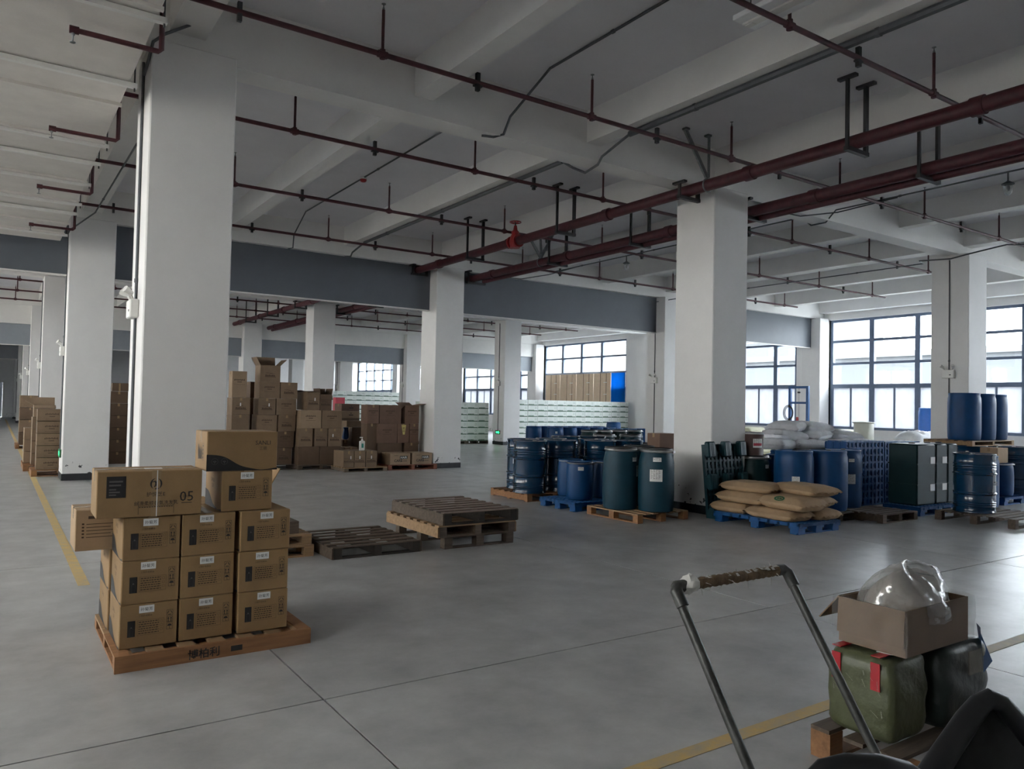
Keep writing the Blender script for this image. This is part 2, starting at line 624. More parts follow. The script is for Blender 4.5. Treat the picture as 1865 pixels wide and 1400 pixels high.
# grey smoke panels under the cross beams
pn = 0
for (j, zb, names) in ((1, 3.98, ('over the left aisle behind the air duct', 'over the carton stacks', 'over the blue drums', 'beside the far window')), (3, 3.55, ('far down the left aisle', 'far behind the open carton', 'far behind the white column', 'far beside the windows')),
                       (5, 3.7, ('at the deep end of the aisle', None, None, None))):
    yc = Y0 + PY * j + CS / 2
    for i in range(4):
        if not names[i]:
            continue
        xa, xb = colX[i] + CS, colX[i + 1]
        r = empty('smoke_curtain', ((xa + xb) / 2, yc, zb))
        tag(r, 'flat grey smoke curtain hung under the beam ' + names[i], 'smoke curtain', 'grey smoke curtains')
        w_ = (xb - xa) / 2
        yo = 0
        tp = ZG - zb if j == 1 else .80
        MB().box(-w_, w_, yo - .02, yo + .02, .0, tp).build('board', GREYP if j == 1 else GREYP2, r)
        if j != 1:
            struct(MB().box(xa, xb, yc - .15, yc + .13, zb + .80, ZG).build('beam', BEAMM), 'white downstand over the far smoke curtain')
        MB().box(-w_, w_, yo - .035, yo + .035, -.03, .0).build('bottom_rail', LAMPW, r)

# ------------------------------------------------------------------ yard and buildings beyond the glass
struct(MB().box(XW + .3, 140, -60, 180, -.6, -.35).build('ground', YARD), 'pale concrete yard outside')
struct(MB().box(-90, XL - .4, -60, 180, -.6, -.35).build('ground', WARMYARD), 'unseen yard outside the left wall, toned to warm bounced light')


def building(label, x, y0, y1, ht, m, storeys, bay, cols=None):
    r = empty('building', (x, (y0 + y1) / 2, -.35))
    tag(r, label, 'building', 'buildings across the yard')
    L = (y1 - y0) / 2
    MB().box(0, 14, -L, L, 0, ht).build('walls', m, r)
    MB().box(-.3, 14.3, -L - .3, L + .3, ht, ht + .35).build('roof', ROOFG, r)
    sh = ht / storeys
    for s in range(1, storeys):
        MB().box(-.06, 0, -L, L, s * sh - .08, s * sh + .08).build('band', ROOFG, r)
    n = int(2 * L / bay)
    me = MB().box(-.05, .02, -.6, .6, 0, 1.3).mesh('window_light', WINFR)
    if cols:
        for s in range(storeys):
            for k in range(n):
                if (k % 3) in cols:
                    put('window_light', me, r, (0, -L + (k + .5) * bay, s * sh + .9))
    return r


building('long low pale grey building across the yard', 44, 6, 46, 5.3, GREYWALL, 1, 4)
building('tall cream building with level bands beyond the low one', 62, 62, 110, 26, CREAMWALL, 8, 4)
building('tall white building with small dark windows', 66, 46, 60, 24, GREYWALL, 8, 2.4, (0, 1))

# ------------------------------------------------------------------ fire mains
def main_pipe(x, z, r, label, ya, yb, twin=False):
    o = empty('fire_main', (x, 0, z))
    tag(o, label, 'pipe', 'red fire mains')
    MB().tube([(0, ya, 0), (0, yb, 0)], r, 20).build('pipe', REDP, o, smooth=True)
    y = ya + 1.4
    k = 0
    while y < yb:
        MB().tube([(0, y - .07, 0), (0, y + .07, 0)], r + .018, 20).build('coupling', REDP, o, smooth=True)
        y += 3.02
        k += 1
    MB().tube([(0, yb, 0), (0, yb + .05, 0)], r + .02, 20).build('end_cap', REDP, o, smooth=True)
    if twin:
        MB().tube([(.16, ya, -.09), (.16, yb - .4, -.09)], .052, 14).build('lower_pipe', REDP, o, smooth=True)
    return o


main_pipe(8.71, 4.95, .088, 'thick red fire main passing the camera side of the middle columns', -6.5, 17.1)
main_pipe(10.22, 4.88, .088, 'thick red fire main with a thinner pipe slung below it', -6.5, 17.1, True)
main_pipe(8.71, 4.95, .088, 'far stretch of red fire main beyond the grey panel on the aisle side', 17.4, 44)
main_pipe(10.22, 4.88, .088, 'far stretch of twin red fire main beyond the grey panel', 17.4, 44, True)


def hanger(x, y, z, w, ztop, label, wide=.42):
    r = empty('pipe_hanger', (x, y, z))
    tag(r, label, 'bracket', 'black pipe hangers')
    for sx, t in ((-1, .017), (1, .03)):
        MB().box(sx * w - t, sx * w + t, -.02, .02, -.13, ztop - z).build('rod', BLKM, r)
        MB().box(sx * w - .035, sx * w + .035, -.12, .12, ztop - z - .035, ztop - z).build('top_plate', BLKM, r)
    MB().box(-w - .03, w + .03, -.03, .03, -.15, -.098).build('cross_bar', BLKM, r)
    return r


for k, y in enumerate((2.4, 5.37, 8.12, 11.17, 14.4, 17.05, 20.2, 23.2, 26.0, 29.2, 32.2)):
    t = ZG if k in (2, 5, 8) else ZC
    w = .20
    hanger(8.71, y, 4.95, w, t, 'black trapeze hanger, %s along the aisle-side fire main' % ORD[k])
for k, y in enumerate((2.4, 5.3, 8.12, 10.83, 13.45, 16.9, 20.2, 23.2, 26.0, 29.2)):
    t = ZG if k in (2, 5, 8) else ZC
    hanger(10.28, y, 4.88, .24, t, 'black trapeze hanger, %s along the twin fire main' % ORD[k])

# gate valve
r = empty('gate_valve', (8.71, 12.83, 4.95))
tag(r, 'bright red gate valve with handwheel on the aisle-side fire main', 'valve')
MB().lathe([(.105, -.13), (.125, -.1), (.125, .1), (.105, .13)], 20).mesh('x')
MB().tube([(0, -.14, 0), (0, -.1, 0)], .13, 18).build('flange', REDV, r, smooth=True)
MB().tube([(0, .1, 0), (0, .14, 0)], .13, 18).build('flange', REDV, r, smooth=True)
MB().lathe([(.1, -.13), (.115, 0), (.1, .1), (.075, .15), (.08, .2), (.045, .24), (.03, .33)], 20).build('bonnet', REDV, r, smooth=True)
MB().tube([(0, 0, .3), (0, 0, .42)], .014, 8).build('stem', BLKM, r)
pts = [(.11 * math.cos(a * math.pi / 10), .11 * math.sin(a * math.pi / 10), .40) for a in range(21)]
hw = MB().tube(pts, .014, 8, False)
for a in range(5):
    hw.tube([(0, 0, .395), (.11 * math.cos(a * 1.2566), .11 * math.sin(a * 1.2566), .40)], .008, 6)
hw.build('handwheel', REDV, r, smooth=True)

# seismic braces: galvanised struts clamped to the mains
def brace(x, y, z, label, tops):
    r = empty('seismic_brace', (x, y, z))
    tag(r, label, 'bracket', 'galvanised pipe braces')
    ring = [(.098 * math.cos(a * math.pi / 8), 0, .098 * math.sin(a * math.pi / 8)) for a in range(17)]
    MB().tube(ring, .012, 8, False).build('clamp_ring', GALV, r, smooth=True)
    for t in tops:
        v0, v1 = Vector((0, 0, .12)), Vector(t)
        dr = (v1 - v0).normalized()
        M = Matrix.Translation(v0) @ dr.to_track_quat('Z', 'X').to_matrix().to_4x4()
        L = (v1 - v0).length
        MB().box(-.028, .028, -.004, .004, 0, L, M).box(-.028, -.022, -.004, .034, 0, L, M).box(.022, .028, -.004, .034, 0, L, M).build('strut', GALV, r)
        MB().box(t[0] - .04, t[0] + .04, t[1] - .04, t[1] + .04, t[2] - .01, t[2] + .02).build('foot_plate', GALV, r)


brace(8.71, 7.75, 4.95, 'galvanised strut brace clamped to the main above the middle column', [(-.45, .02, .75), (.02, .02, .75)])
brace(10.22, 14.0, 4.88, 'galvanised strut brace clamped to the twin main near the lamp', [(-.5, .02, .80), (.02, .1, .80), (.5, .2, .80)])

# sprinkler branch pipes with upright heads
RISX = [-4.8, -2.1, .55, 3.17, 5.95, 8.52, 11.14, 13.74, 16.6, 19.22, 21.9]
BRX = [-3.5, -.8, 1.75, 4.31, 7.06, 9.6, 12.36, 15.08, 17.8, 20.4, 22.9]
ZP = 5.16
riser_me = MB().tube([(0, 0, .0), (0, 0, .46)], .017, 8).mesh('riser', REDP, True)
tee_me = MB().tube([(-.05, 0, 0), (.05, 0, 0)], .037, 10).tube([(0, 0, -.045), (0, 0, .05)], .03, 10).mesh('tee', REDP, True)
head_me = MB().lathe([(.010, .46), (.014, .475), (.006, .49), (.006, .515), (.024, .52), (.024, .524), (.004, .526)], 10).mesh('sprinkler_head', GALV, True)
br_me = MB().box(-.022, .022, -.022, .022, -.09, ZS - ZP).box(-.05, .05, -.022, .022, -.045, -.025).mesh('bracket', BLKM)
brl_me = MB().box(-.02, .02, -.02, .02, -.09, ZS - .02 - ZP).mesh('bracket', BLKM)
PYS = [1.5, 4.34, 7.15, 9.90, 12.95, 16.05, 18.9, 21.8, 24.9, 27.9, 30.8, 33.7, 36.8, 39.7, 42.6]
for k, y in enumerate(PYS):
    xe = 22.6 if k > 3 else 21.95
    o = empty('sprinkler_pipe', (0, y, ZP))
    tag(o, 'thin red sprinkler branch pipe with upright heads, %s from the camera end' % (ORD[k] if k < 14 else 'last'), 'pipe', 'red sprinkler branch pipes')
    MB().tube([(-6, 0, 0), (xe, 0, 0)], .027, 10).build('pipe', REDP, o, smooth=True)
    for x in RISX:
        if x < xe:
            t = put('tee', tee_me, o, (x, 0, 0))
            rr = put('riser', riser_me, o, (x, 0, 0))
            put('sprinkler_head', head_me, rr, (0, 0, 0))
    for x in BRX:
        if x < xe:
            put('bracket', brl_me if abs(x - 9.6) < .2 or abs(x - 17.8) < .4 or abs(x - 1.75) < .3 else br_me, o, (x, 0, 0))

# wide board-clad air duct on the left, its trapeze bars and the drop arms with pendent heads
o = empty('air_duct', (-.2, 0, 4.5))
tag(o, 'wide pale board-clad air duct running along the left aisle', 'duct')
MB().cbox(-1.2, 1.14, -5.0, 16.5, 0, .52, .01).build('casing', DUCTM, o)
ys = [1.2, 2.9, 4.5, 6.1, 7.2, 8.36, 9.73, 10.58, 11.66, 12.94, 13.71, 14.7, 15.64, 16.2]
for k, y in enumerate(ys):
    if k % 3 != 1:
        MB().box(-1.25, 1.15, y - .02, y + .02, -.03, 0).build('flange_joint', DUCTM, o)
for k, y in enumerate((1.8, 4.0, 6.25, 7.73, 9.8, 10.62, 11.75, 13.05, 13.75, 15.70)):
    bar = MB().box(-1.3, 1.20, y - .025, y + .025, -.05, -.008).build('trapeze_bar', LAMPW, o)
    MB().tube([(1.18, y, -.08), (1.18, y, ZC - 4.5)], .008, 6).build('hanging_rod', BLKM, bar)
o2 = empty('air_duct', (-.2, 0, 4.2))
tag(o2, 'far stretch of pale air duct hung deep in the aisle', 'duct')
MB().cbox(-1.2, .98, 46, 52, .3, .82, .01).build('casing', DUCTM, o2)
for y in (46.5, 48.5, 50.5):
    MB().box(-1.3, 1.05, y - .03, y + .03, .2, .3).build('trapeze_bar', LAMPW, o2)
for k, (y, yp) in enumerate(((6.66, 7.15), (9.27, 9.90), (11.95, 12.95), (14.7, 16.05))):
    o = empty('drop_arm', (1.03, y, 4.40))
    tag(o, 'red sprinkler arm reaching under the air duct, %s from the camera end' % ORD[k], 'pipe', 'sprinkler arms under the duct')
    MB().tube([(0, yp - y, .76), (0, 0, .76), (0, 0, .02), (-.02, 0, 0), (-.62, 0, 0)], .021, 10).build('pipe', REDP, o, smooth=True)
    MB().tube([(-.58, 0, 0), (-.645, 0, 0)], .03, 10).build('elbow', REDP, o, smooth=True)
    MB().lathe([(.02, -.10), (.022, -.095), (.006, -.09), (.006, -.05), (.014, -.04), (.012, 0)], 10, -.62, 0).build('pendent_head', GALV, o, smooth=True)


# ------------------------------------------------------------------ electrical conduits, lamps, column fittings
def conduit(label, pts, r=.013, m=CONDUIT, clips=True, name='conduit'):
    p0 = Vector(pts[0])
    o = empty(name, p0)
    tag(o, label, 'conduit', 'grey conduits')
    MB().tube([Vector(p) - p0 for p in pts], r, 8).build('pipe', m, o, smooth=True)
    if clips:
        for a, b in zip(pts, pts[1:]):
            a, b = Vector(a), Vector(b)
            n = int((b - a).length // 2.2)
            for k in range(n):
                q = a.lerp(b, (k + .5) / n) - p0
                d = (b - a).normalized() * .02
                MB().tube([q - d, q + d], r + .007, 8).build('saddle', m, o)
    return o


conduit('grey conduit under the slab bending down over the first cross beam', [(5.45, -4, 5.70), (5.45, 7.35, 5.70), (5.35, 8.05, 5.30), (5.3, 8.12, 5.08), (5.2, 8.2, 5.045), (5.05, 8.25, 5.045)], .016)
conduit('grey conduit under the slab bending down to the grey panel', [(5.45, 8.6, 5.70), (5.45, 16.1, 5.70), (5.48, 16.95, 5.35), (5.48, 17.0, 5.06), (5.4, 17.1, 5.04)], .014)
conduit('thick grey conduit fixed under the slim beam on the camera side', [(6.86, -4, 5.235), (6.86, 7.45, 5.235)], .042)
conduit('pair of grey conduits swinging under the first cross beam', [(6.86, 7.45, 5.235), (6.9, 8.05, 5.1), (6.95, 8.2, 5.03), (7.05, 8.6, 5.03), (6.9, 8.7, 5.1), (6.86, 8.9, 5.235)], .018, clips=False)
conduit('thick grey conduit fixed under the slim beam towards the panel', [(6.86, 8.9, 5.235), (6.86, 16.2, 5.235)], .034)
conduit('pair of grey conduits bending down on to the grey panel', [(6.86, 16.2, 5.235), (6.86, 16.9, 5.12), (6.86, 17.0, 5.04), (6.75, 17.1, 5.03)], .02, clips=False)
conduit('thin conduit carrying the glass lamps over the drums', [(12.35, 1.0, 5.235), (12.35, 8.0, 5.22), (12.35, 8.2, 5.035), (12.35, 8.5, 5.035), (12.35, 8.7, 5.22), (12.35, 16.4, 5.22)], .014)
conduit('thin conduit drooping from the lamp run to the first cross beam', [(12.4, 6.9, 5.22), (12.1, 7.8, 5.1), (11.6, 8.2, 5.03), (10.9, 8.25, 5.03)], .012, clips=False)
conduit('thin conduit drooping from the lamp run behind the middle column', [(12.35, 15.2, 5.22), (12.1, 16.2, 5.1), (11.7, 16.9, 5.03), (11.2, 17.0, 5.03)], .012, clips=False)
conduit('cable looping from the aisle beam on to the front column', [(RX(a, 7.90, b), 7.90, ZY(a, b, 7.90)) for a, b in ((388, 12), (372, 32), (345, 46), (300, 62), (279, 76))] + [(1.125, 7.98, 4.85), (1.12, 8.2, 4.78)], .015, clips=False)
conduit('cable looping down to the second column of the aisle', [(1.5, 9.0, 5.02), (1.45, 16.0, 5.02), (1.3, 16.6, 4.95), (1.1, 16.79, 4.78), (1.07, 17.2, 4.7)], .014)
conduit('dark conduit linking the window-side columns at beam height', [(16.9, 8.9, 5.0), (17.05, 8.3, 4.98), (17.06, 7.95, 5.03), (17.3, 7.3, 5.16), (17.46, 6.5, 5.04), (17.46, 2.0, 5.04)], .016, clips=False)
conduit('dark conduit along the window-side beam', [(17.46, 15.6, 5.04), (17.46, 9.1, 5.04), (16.9, 8.9, 5.0)], .014)
conduit('dark conduit from the window-side column towards the lamp run', [(17.02, 17.2, 4.93), (17.3, 16.6, 5.0), (17.46, 15.6, 5.04)], .014, clips=False)


def lamp(label, x, y, ztop):
    r = empty('bulkhead_lamp', (x, y, ztop))
    tag(r, label, 'lamp', 'glass jar lamps')
    MB().tube([(0, 0, 0), (0, 0, -.13)], .014, 8).build('stem', CONDUIT, r)
    MB().lathe([(.02, -.13), (.05, -.15), (.085, -.17), (.085, -.185), (.05, -.19)], 16).build('cap', CONDUIT, r, smooth=True)
    MB().lathe([(.05, -.19), (.062, -.21), (.06, -.28), (.045, -.325), (.015, -.345)], 16).build('glass_jar', clear('lamp_glass', (.8, .83, .85), .25, .08) if 'lamp_glass' not in MATS else MATS['lamp_glass'], r, smooth=True)
    MB().lathe([(.02, -.19), (.03, -.24), (.02, -.28), (.005, -.29)], 12).build('bulb', LAMPW, r, smooth=True)


lamp('glass jar lamp hanging at the top right under the twin main', 12.35, 5.20, 5.22)
lamp('glass jar lamp hanging beyond the middle column', 12.35, 13.46, 5.22)
conduit('thin lamp conduit beyond the grey panel', [(12.35, 18.0, 5.22), (12.35, 25.5, 5.22)], .014)
lamp('glass jar lamp far along beyond the grey panel', 12.35, 24.2, 5.22)

r = empty('smoke_detector', (5.45, 13.0, 5.69))
tag(r, 'small round detector with a red base on the ceiling conduit', 'detector')
MB().lathe([(.03, -.07), (.05, -.06), (.06, -.04), (.06, -.02)], 16).build('base', REDV, r, smooth=True)
MB().lathe([(.06, -.02), (.065, .0), (.055, .02)], 16).build('cap', LAMPW, r, smooth=True)

# hung light trough at the top edge
r = empty('light_trough', (5.75, 3.2, 5.27))
tag(r, 'hung grey-white strip light trough at the top edge of the view', 'lamp')
MB().cbox(-.16, .16, -1.5, 1.5, -.03, .02, .006).build('tray', LIGHTTROUGH, r)
MB().cbox(-.05, .05, -1.48, 1.48, -.05, -.03, .006).build('diffuser', LAMPW, r)
for y in (-1.42, 1.42):
    MB().box(-.03, .03, y - .04, y + .04, -.06, .0).build('lamp_holder', LAMPW, r)
    MB().tube([(0, y, 0), (0, y, ZC - 5.27)], .006, 6).build('hanging_wire', BLKM, r)


def fittings(i, j, where, exit_sign=True):
    """conduit, twin-spot emergency light and exit sign on the aisle face of a column"""
    x, y = colx(i, j), colY[j] + CS / 2
    conduit('dark conduit running down the side of the ' + where, [(x - .014, y, 4.95), (x - .014, y, .58)], .014)
    r = empty('emergency_light', (x - .03, y, 2.50))
    tag(r, 'small white twin-spot emergency light on the ' + where, 'lamp', 'emergency lights on columns')
    MB().cbox(-.05, .03, -.13, .13, -.11, .07, .01).build('case', LAMPW, r)
    MB().box(-.052, -.05, -.07, -.03, -.05, -.03).build('indicator', INK, r)
    for s in (-1, 1):
        MB().tube([(-.02, s * .08, .07), (-.05, s * .1, .13)], .012, 8).build('arm', LAMPW, r)
        MB().tube([(-.03, s * .1, .12), (-.10, s * .13, .16)], [.022, .034], 12).build('spot_head', LAMPW, r, smooth=True)
    if exit_sign:
        e = empty('exit_sign', (x - .012, y, .50))
        tag(e, 'small green running-man exit sign low on the ' + where, 'sign', 'green exit signs')
        MB().cbox(-.02, .012, -.17, .17, -.08, .08, .006).build('case', EXITD, e)
        g = MB().rect(-.10, .10, -.035, .035).poly([(.08, -.07), (.155, 0), (.08, .07)])
        p = put('arrow_legend', g.mesh('arrow_legend', EXITG), e, M=Matrix.Translation((-.022, 0, 0)) @ E_SIDE)


fittings(1, 1, 'front left column', False)
fittings(1, 2, 'second column of the left aisle')
for k in range(3, 7):
    fittings(1, k, '%s column of the left aisle' % ORD[k - 1], False)
fittings(3, 1, 'window-side column nearest the camera', False)
fittings(3, 2, 'column beyond the middle one', False)
fittings(3, 3, 'column beside the green and white cartons')
fittings(3, 4, 'far white column before the green cartons', False)
fittings(3, 5, 'farthest white column behind the cartons', False)

# extra red riser far down
conduit('slim red riser pipe hanging far down between the first columns', [(4.6, 43.0, 3.2), (4.6, 43.0, 5.72)], .05, REDV, clips=False, name='fire_riser')

# ================================================================== PALLETS
def wood_pallet(label, x0, y0, w, d, ht, m, group, slats=8, along='x', z=0.0, m2=None, blocks=False, rz=0.0, name='wooden_pallet', skip=(), side=None, sr=.78, t=.018):
    """deck slats run along `along`; stringers (or blocks) cross them; origin at the base centre"""
    r = empty(name, (x0 + w / 2, y0 + d / 2, z), rz)
    tag(r, label, 'pallet', group)
    m2 = m2 or m
    L, D = (w, d) if along == 'x' else (d, w)
    Mx = Matrix.Identity(4) if along == 'x' else Matrix.Rotation(R_(90), 4, 'Z')
    pitch = D / slats
    sw = min(.095, pitch * sr)
    sl = MB().box(-L / 2, L / 2, -sw / 2, sw / 2, ht - t, ht)
    sl.v = [tuple(Mx @ Vector(v)) for v in sl.v]
    sme = sl.mesh('slat', m)
    for k in range(slats):
        if k in skip:
            continue
        q = Mx @ Vector((0, -D / 2 + sw / 2 + (D - sw) * k / (slats - 1), 0))
        put('slat', sme, r, q)
    bt = .016
    for k in range(3):
        xx = -L / 2 + .05 + (L - .10) * k / 2
        if blocks:
            for q in range(3):
                yy = -D / 2 + .05 + (D - .10) * q / 2
                b = MB().box(xx - .05, xx + .05, yy - .05, yy + .05, bt, ht - t)
                b.v = [tuple(Mx @ Vector(v)) for v in b.v]
                b.build('block', m2, r)
        else:
            b = MB().box(xx - .05 + (.01 if k == 1 else 0), xx + .05 - (.01 if k == 1 else 0), -D / 2, D / 2, bt, ht - t)
            b.v = [tuple(Mx @ Vector(v)) for v in b.v]
            b.build('stringer', m2, r)
    if side:
        for s_ in (-1, 1):
            b = MB().box(s_ * L / 2 - .012, s_ * L / 2 + .012, -D / 2, D / 2, .004, ht - t)
            b.v = [tuple(Mx @ Vector(v)) for v in b.v]
            b.build('side_board', side, r)
    for k in range(3):
        yy = -D / 2 + .05 + (D - .10) * k / 2
        b = MB().box(-L / 2, L / 2, yy - .048, yy + .048, 0, bt)
        b.v = [tuple(Mx @ Vector(v)) for v in b.v]
        b.build('base_board', m2, r)
    return r


PLAST = {}


def plastic_pallet(label, x, y, z, m, group, w=1.1, d=1.0, ht=.15, rz=0.0, M=None, name='plastic_pallet', skids=True):
    """moulded pallet: slotted deck on nine feet; origin at the base centre"""
    r = empty(name, (x, y, z), rz)
    if M is not None:
        r.matrix_world = M
    tag(r, label, 'pallet', group)
    key = (m.name, w, d, ht, skids)
    if key not in PLAST:
        g = MB()
        n, k = 10, 9
        bw = w / n
        dz0, dz1 = ht - .045, ht
        for i in range(n + 1):
            xx = -w / 2 + i * bw
            t = .022 if 0 < i < n else .03
            a, b = max(xx - t, -w / 2), min(xx + t, w / 2)
            g.box(a, b, -d / 2, d / 2, dz0, dz1)
        for j in range(k + 1):
            yy = -d / 2 + j * d / k
            t = .018 if 0 < j < k else .03
            a, b = max(yy - t, -d / 2), min(yy + t, d / 2)
            g.box(-w / 2, w / 2, a, b, dz0 + .004, dz1 - .003)
        for i in range(n):
            # diagonal webbing
            xx = -w / 2 + (i + .5) * bw
            for j in range(k):
                yy = -d / 2 + (j + .5) * d / k
                if (i + j) % 2 == 0:
                    M2 = Matrix.Translation((xx, yy, 0)) @ Matrix.Rotation(R_(45 if (i // 2) % 2 else -45), 4, 'Z')
                    g.box(-.055, .055, -.006, .006, dz0 + .006, dz1 - .006, M2)
        foot = (MB().box(-.07, .07, -.065, .065, 0, dz0) if skids else MB().cbox(-.085, .085, -.12, .12, 0, dz0, .02).box(-.02, -.012, -.09, .09, -.004, 0).box(.012, .02, -.09, .09, -.004, 0)).box(-.085, .085, -.08, .08, dz0 - .03, dz0)
        PLAST[key] = (g.mesh('deck', m), foot.mesh('foot', m), MB().box(-w / 2, w / 2, -.05, .05, 0, .018).mesh('skid', m))
    dm, fm, sm = PLAST[key]
    put('deck', dm, r)
    for i in (-1, 0, 1):
        for j in (-1, 0, 1):
            put('foot', fm, r, (i * (w / 2 - .085), j * (d / 2 - .08), 0))
    for j in (-1, 0, 1) if skids else ():
        put('skid', sm, r, (0, j * (d / 2 - .08), 0))
    return r


# ================================================================== CARTONS
CBOX = {}


def carton(label, x0, x1, y0, y1, z0, z1, m=CARD, group=None, tape=True, rz=0.0, opened=None, inner=True):
    """closed corrugated carton, or an open one with standing flaps; origin at the base centre; returns the carton and its half sizes"""
    w, d, ht = x1 - x0, y1 - y0, z1 - z0
    cx, cy = (x0 + x1) / 2, (y0 + y1) / 2
    if opened is None:
        key = (round(w, 3), round(d, 3), round(ht, 3), m.name)
        if key not in CBOX:
            CBOX[key] = MB().cbox(-w / 2, w / 2, -d / 2, d / 2, 0, ht - .002, .005).mesh('carton', m)
        o = put('carton', CBOX[key], None, (cx, cy, z0), rz)
        if tape:
            if w >= d:
                t = MB().box(-w / 2 - .001, w / 2 + .001, -.024, .024, ht - .002, ht - .0012)
                t.box(-w / 2 - .0012, -w / 2 - .0004, -.024, .024, ht - .07, ht - .0012)
            else:
                t = MB().box(-.024, .024, -d / 2 - .001, d / 2 + .001, ht - .002, ht - .0012)
                t.box(-.024, .024, -d / 2 - .0012, -d / 2 - .0004, ht - .07, ht - .0012)
            t.build('tape', TAPE, o)
    else:
        t = .006
        b = MB().box(-w / 2, w / 2, -d / 2, d / 2, 0, t).box(-w / 2, w / 2, -d / 2, -d / 2 + t, t, ht).box(-w / 2, w / 2, d / 2 - t, d / 2, t, ht)
        b.box(-w / 2, -w / 2 + t, -d / 2 + t, d / 2 - t, t, ht).box(w / 2 - t, w / 2, -d / 2 + t, d / 2 - t, t, ht)
        o = b.build('carton', m, None, (cx, cy, z0), rz=rz)
        for side, ang in opened:
            a = R_(ang)
            fl_ = MB()
            if side in ('l', 'r'):
                s = -1 if side == 'l' else 1
                L = min(w, d) * .5
                q = (s * math.cos(a) * L, math.sin(a) * L)
                nx = (-math.sin(a) * t * s, math.cos(a) * t)
                A = [(s * w / 2, ht), (s * w / 2 + q[0], ht + q[1]), (s * w / 2 + q[0] + nx[0], ht + q[1] + nx[1]), (s * w / 2 + nx[0], ht + nx[1])]
                n = len(fl_.v)
                fl_.v += [(p[0], -d / 2, p[1]) for p in A] + [(p[0], d / 2, p[1]) for p in A]
            else:
                s = -1 if side == 'f' else 1
                L = min(w, d) * .5
                q = (s * math.cos(a) * L, math.sin(a) * L)
                nx = (-math.sin(a) * t * s, math.cos(a) * t)
                A = [(s * d / 2, ht), (s * d / 2 + q[0], ht + q[1]), (s * d / 2 + q[0] + nx[0], ht + q[1] + nx[1]), (s * d / 2 + nx[0], ht + nx[1])]
                fl_.v += [(-w / 2, p[0], p[1]) for p in A] + [(w / 2, p[0], p[1]) for p in A]
            fl_.f += [(0, 1, 2, 3), (7, 6, 5, 4), (0, 4, 5, 1), (1, 5, 6, 2), (2, 6, 7, 3), (3, 7, 4, 0)]
            fl_.build('flap', m, o)
    tag(o, label, 'carton', group)
    return o, w / 2, d / 2, ht


E1 = .0015


def icon_print():
    """recycling, this-way-up and umbrella marks in a column 0.03 wide"""
    g = MB()
    for k in range(3):
        z = .066 - k * .042
        g.frame(-.018, .018, z - .018, z + .018, .0018)
    z = .066
    for a in range(3):
        t0, t1 = R_(90 + a * 120 + 12), R_(90 + a * 120 + 108)
        p0 = (.0125 * math.cos(t0), z - .002 + .0125 * math.sin(t0))
        p1 = (.0125 * math.cos(t1), z - .002 + .0125 * math.sin(t1))
        d = Vector((p1[0] - p0[0], p1[1] - p0[1])).normalized() * .0035
        g.poly([p0, p1, (p1[0] + d.y, p1[1] - d.x), (p0[0] + d.y, p0[1] - d.x)])
    z = .024
    for x in (-.008, .008):
        g.rect(x - .002, x + .002, z - .013, z + .006).poly([(x - .006, z + .005), (x + .006, z + .005), (x, z + .014)])
    g.rect(-.014, .014, z - .015, z - .0125)
    z = -.018
    g.poly([(.013 * math.cos(a * math.pi / 8), z + .002 + .012 * math.sin(a * math.pi / 8)) for a in range(9)])
    g.rect(-.001, .001, z - .013, z + .002).rect(-.001, .006, z - .014, z - .012)
    return g.mesh('handling_marks', INK)


ICON = icon_print()


def table_print():
    g = MB()
    g.frame(-.075, .075, -.045, .045, .0012)
    for k in range(6):
        z = .034 - k * .0135
        n = 5
        x = -.068
        rr = random.Random(k)
        while x < .045:
            wd = rr.uniform(.006, .016)
            g.rect(x, min(x + wd, .046), z - .0028, z + .0028)
            x += wd + .004
    for k in range(3):
        g.frame(.053, .066, .02 - k * .024, .034 - k * .024, .001)
    return g.mesh('data_table', INKB)


TABLE = table_print()
BPANEL = MB().rect(-.021, .021, -.048, .048).mesh('bottle_panel', INK)
BLINE = MB().frame(-.011, .011, -.036, .012, .0008).rect(-.004, .004, .012, .02).mesh('bottle_outline', GINK)
LAB = MB().box(-.042, .042, -.0012, 0, -.022, .022).mesh('name_label', PAPER)
LABT = text_mesh('孙菊芳', .017, INK)
TITLE = text_mesh('三丽护发精油', .009, INKB)
SWOOSH = None


def swoosh(w, ht, m=INK):
    """dark wave rising to the left across the lower part of a face of width w"""
    pts = [(-w / 2, 0), (w / 2, 0)]
    for k in range(25):
        t = 1 - k / 24
        x = -w / 2 + w * t
        zz = ht * (.06 + .36 / (1 + math.exp((t - .36) * 13)) - .05 * math.exp(-((t - .78) / .16) ** 2))
        pts.append((x, zz))
    return MB().poly(pts).mesh('wave_print', m)


# ---- the stack on the pallet in front
GP = 'name-labelled cartons of the front stack'
wood_pallet('orange wooden pallet under the front stack of name-labelled cartons', .635, 5.0, 1.16, 1.06, .092, WOODP, None, 7, 'y', m2=WOODO)
pl = [o for o in C.objects if o.name.startswith('wooden_pallet')][-1]
fb = MB().box(-.585, .585, -.552, -.530, -.001, .098).build('fascia_board', WOODO, pl)
put('lettering', text_mesh('博柏利', .046, INK, .0008), fb, (-.09, -.5535, .045))
MB().rect(.07, .14, .028, .062, -.5535).build('stencil_mark', INK, fb)
MB().box(.505, .585, -.53, .53, .092, .098).build('edge_board', WOODO, pl)
MB().box(-.585, -.505, -.53, -.02, .092, .098).build('edge_board', WOODO, pl)
BW, BD, BH = .322, .45, .2625
xs = [.667, 1.004, 1.350]
rowl = ['bottom', 'second', 'third']
coll = ['left', 'middle', 'right']
ZB = .098
SW45 = swoosh(BD - .006, BH)


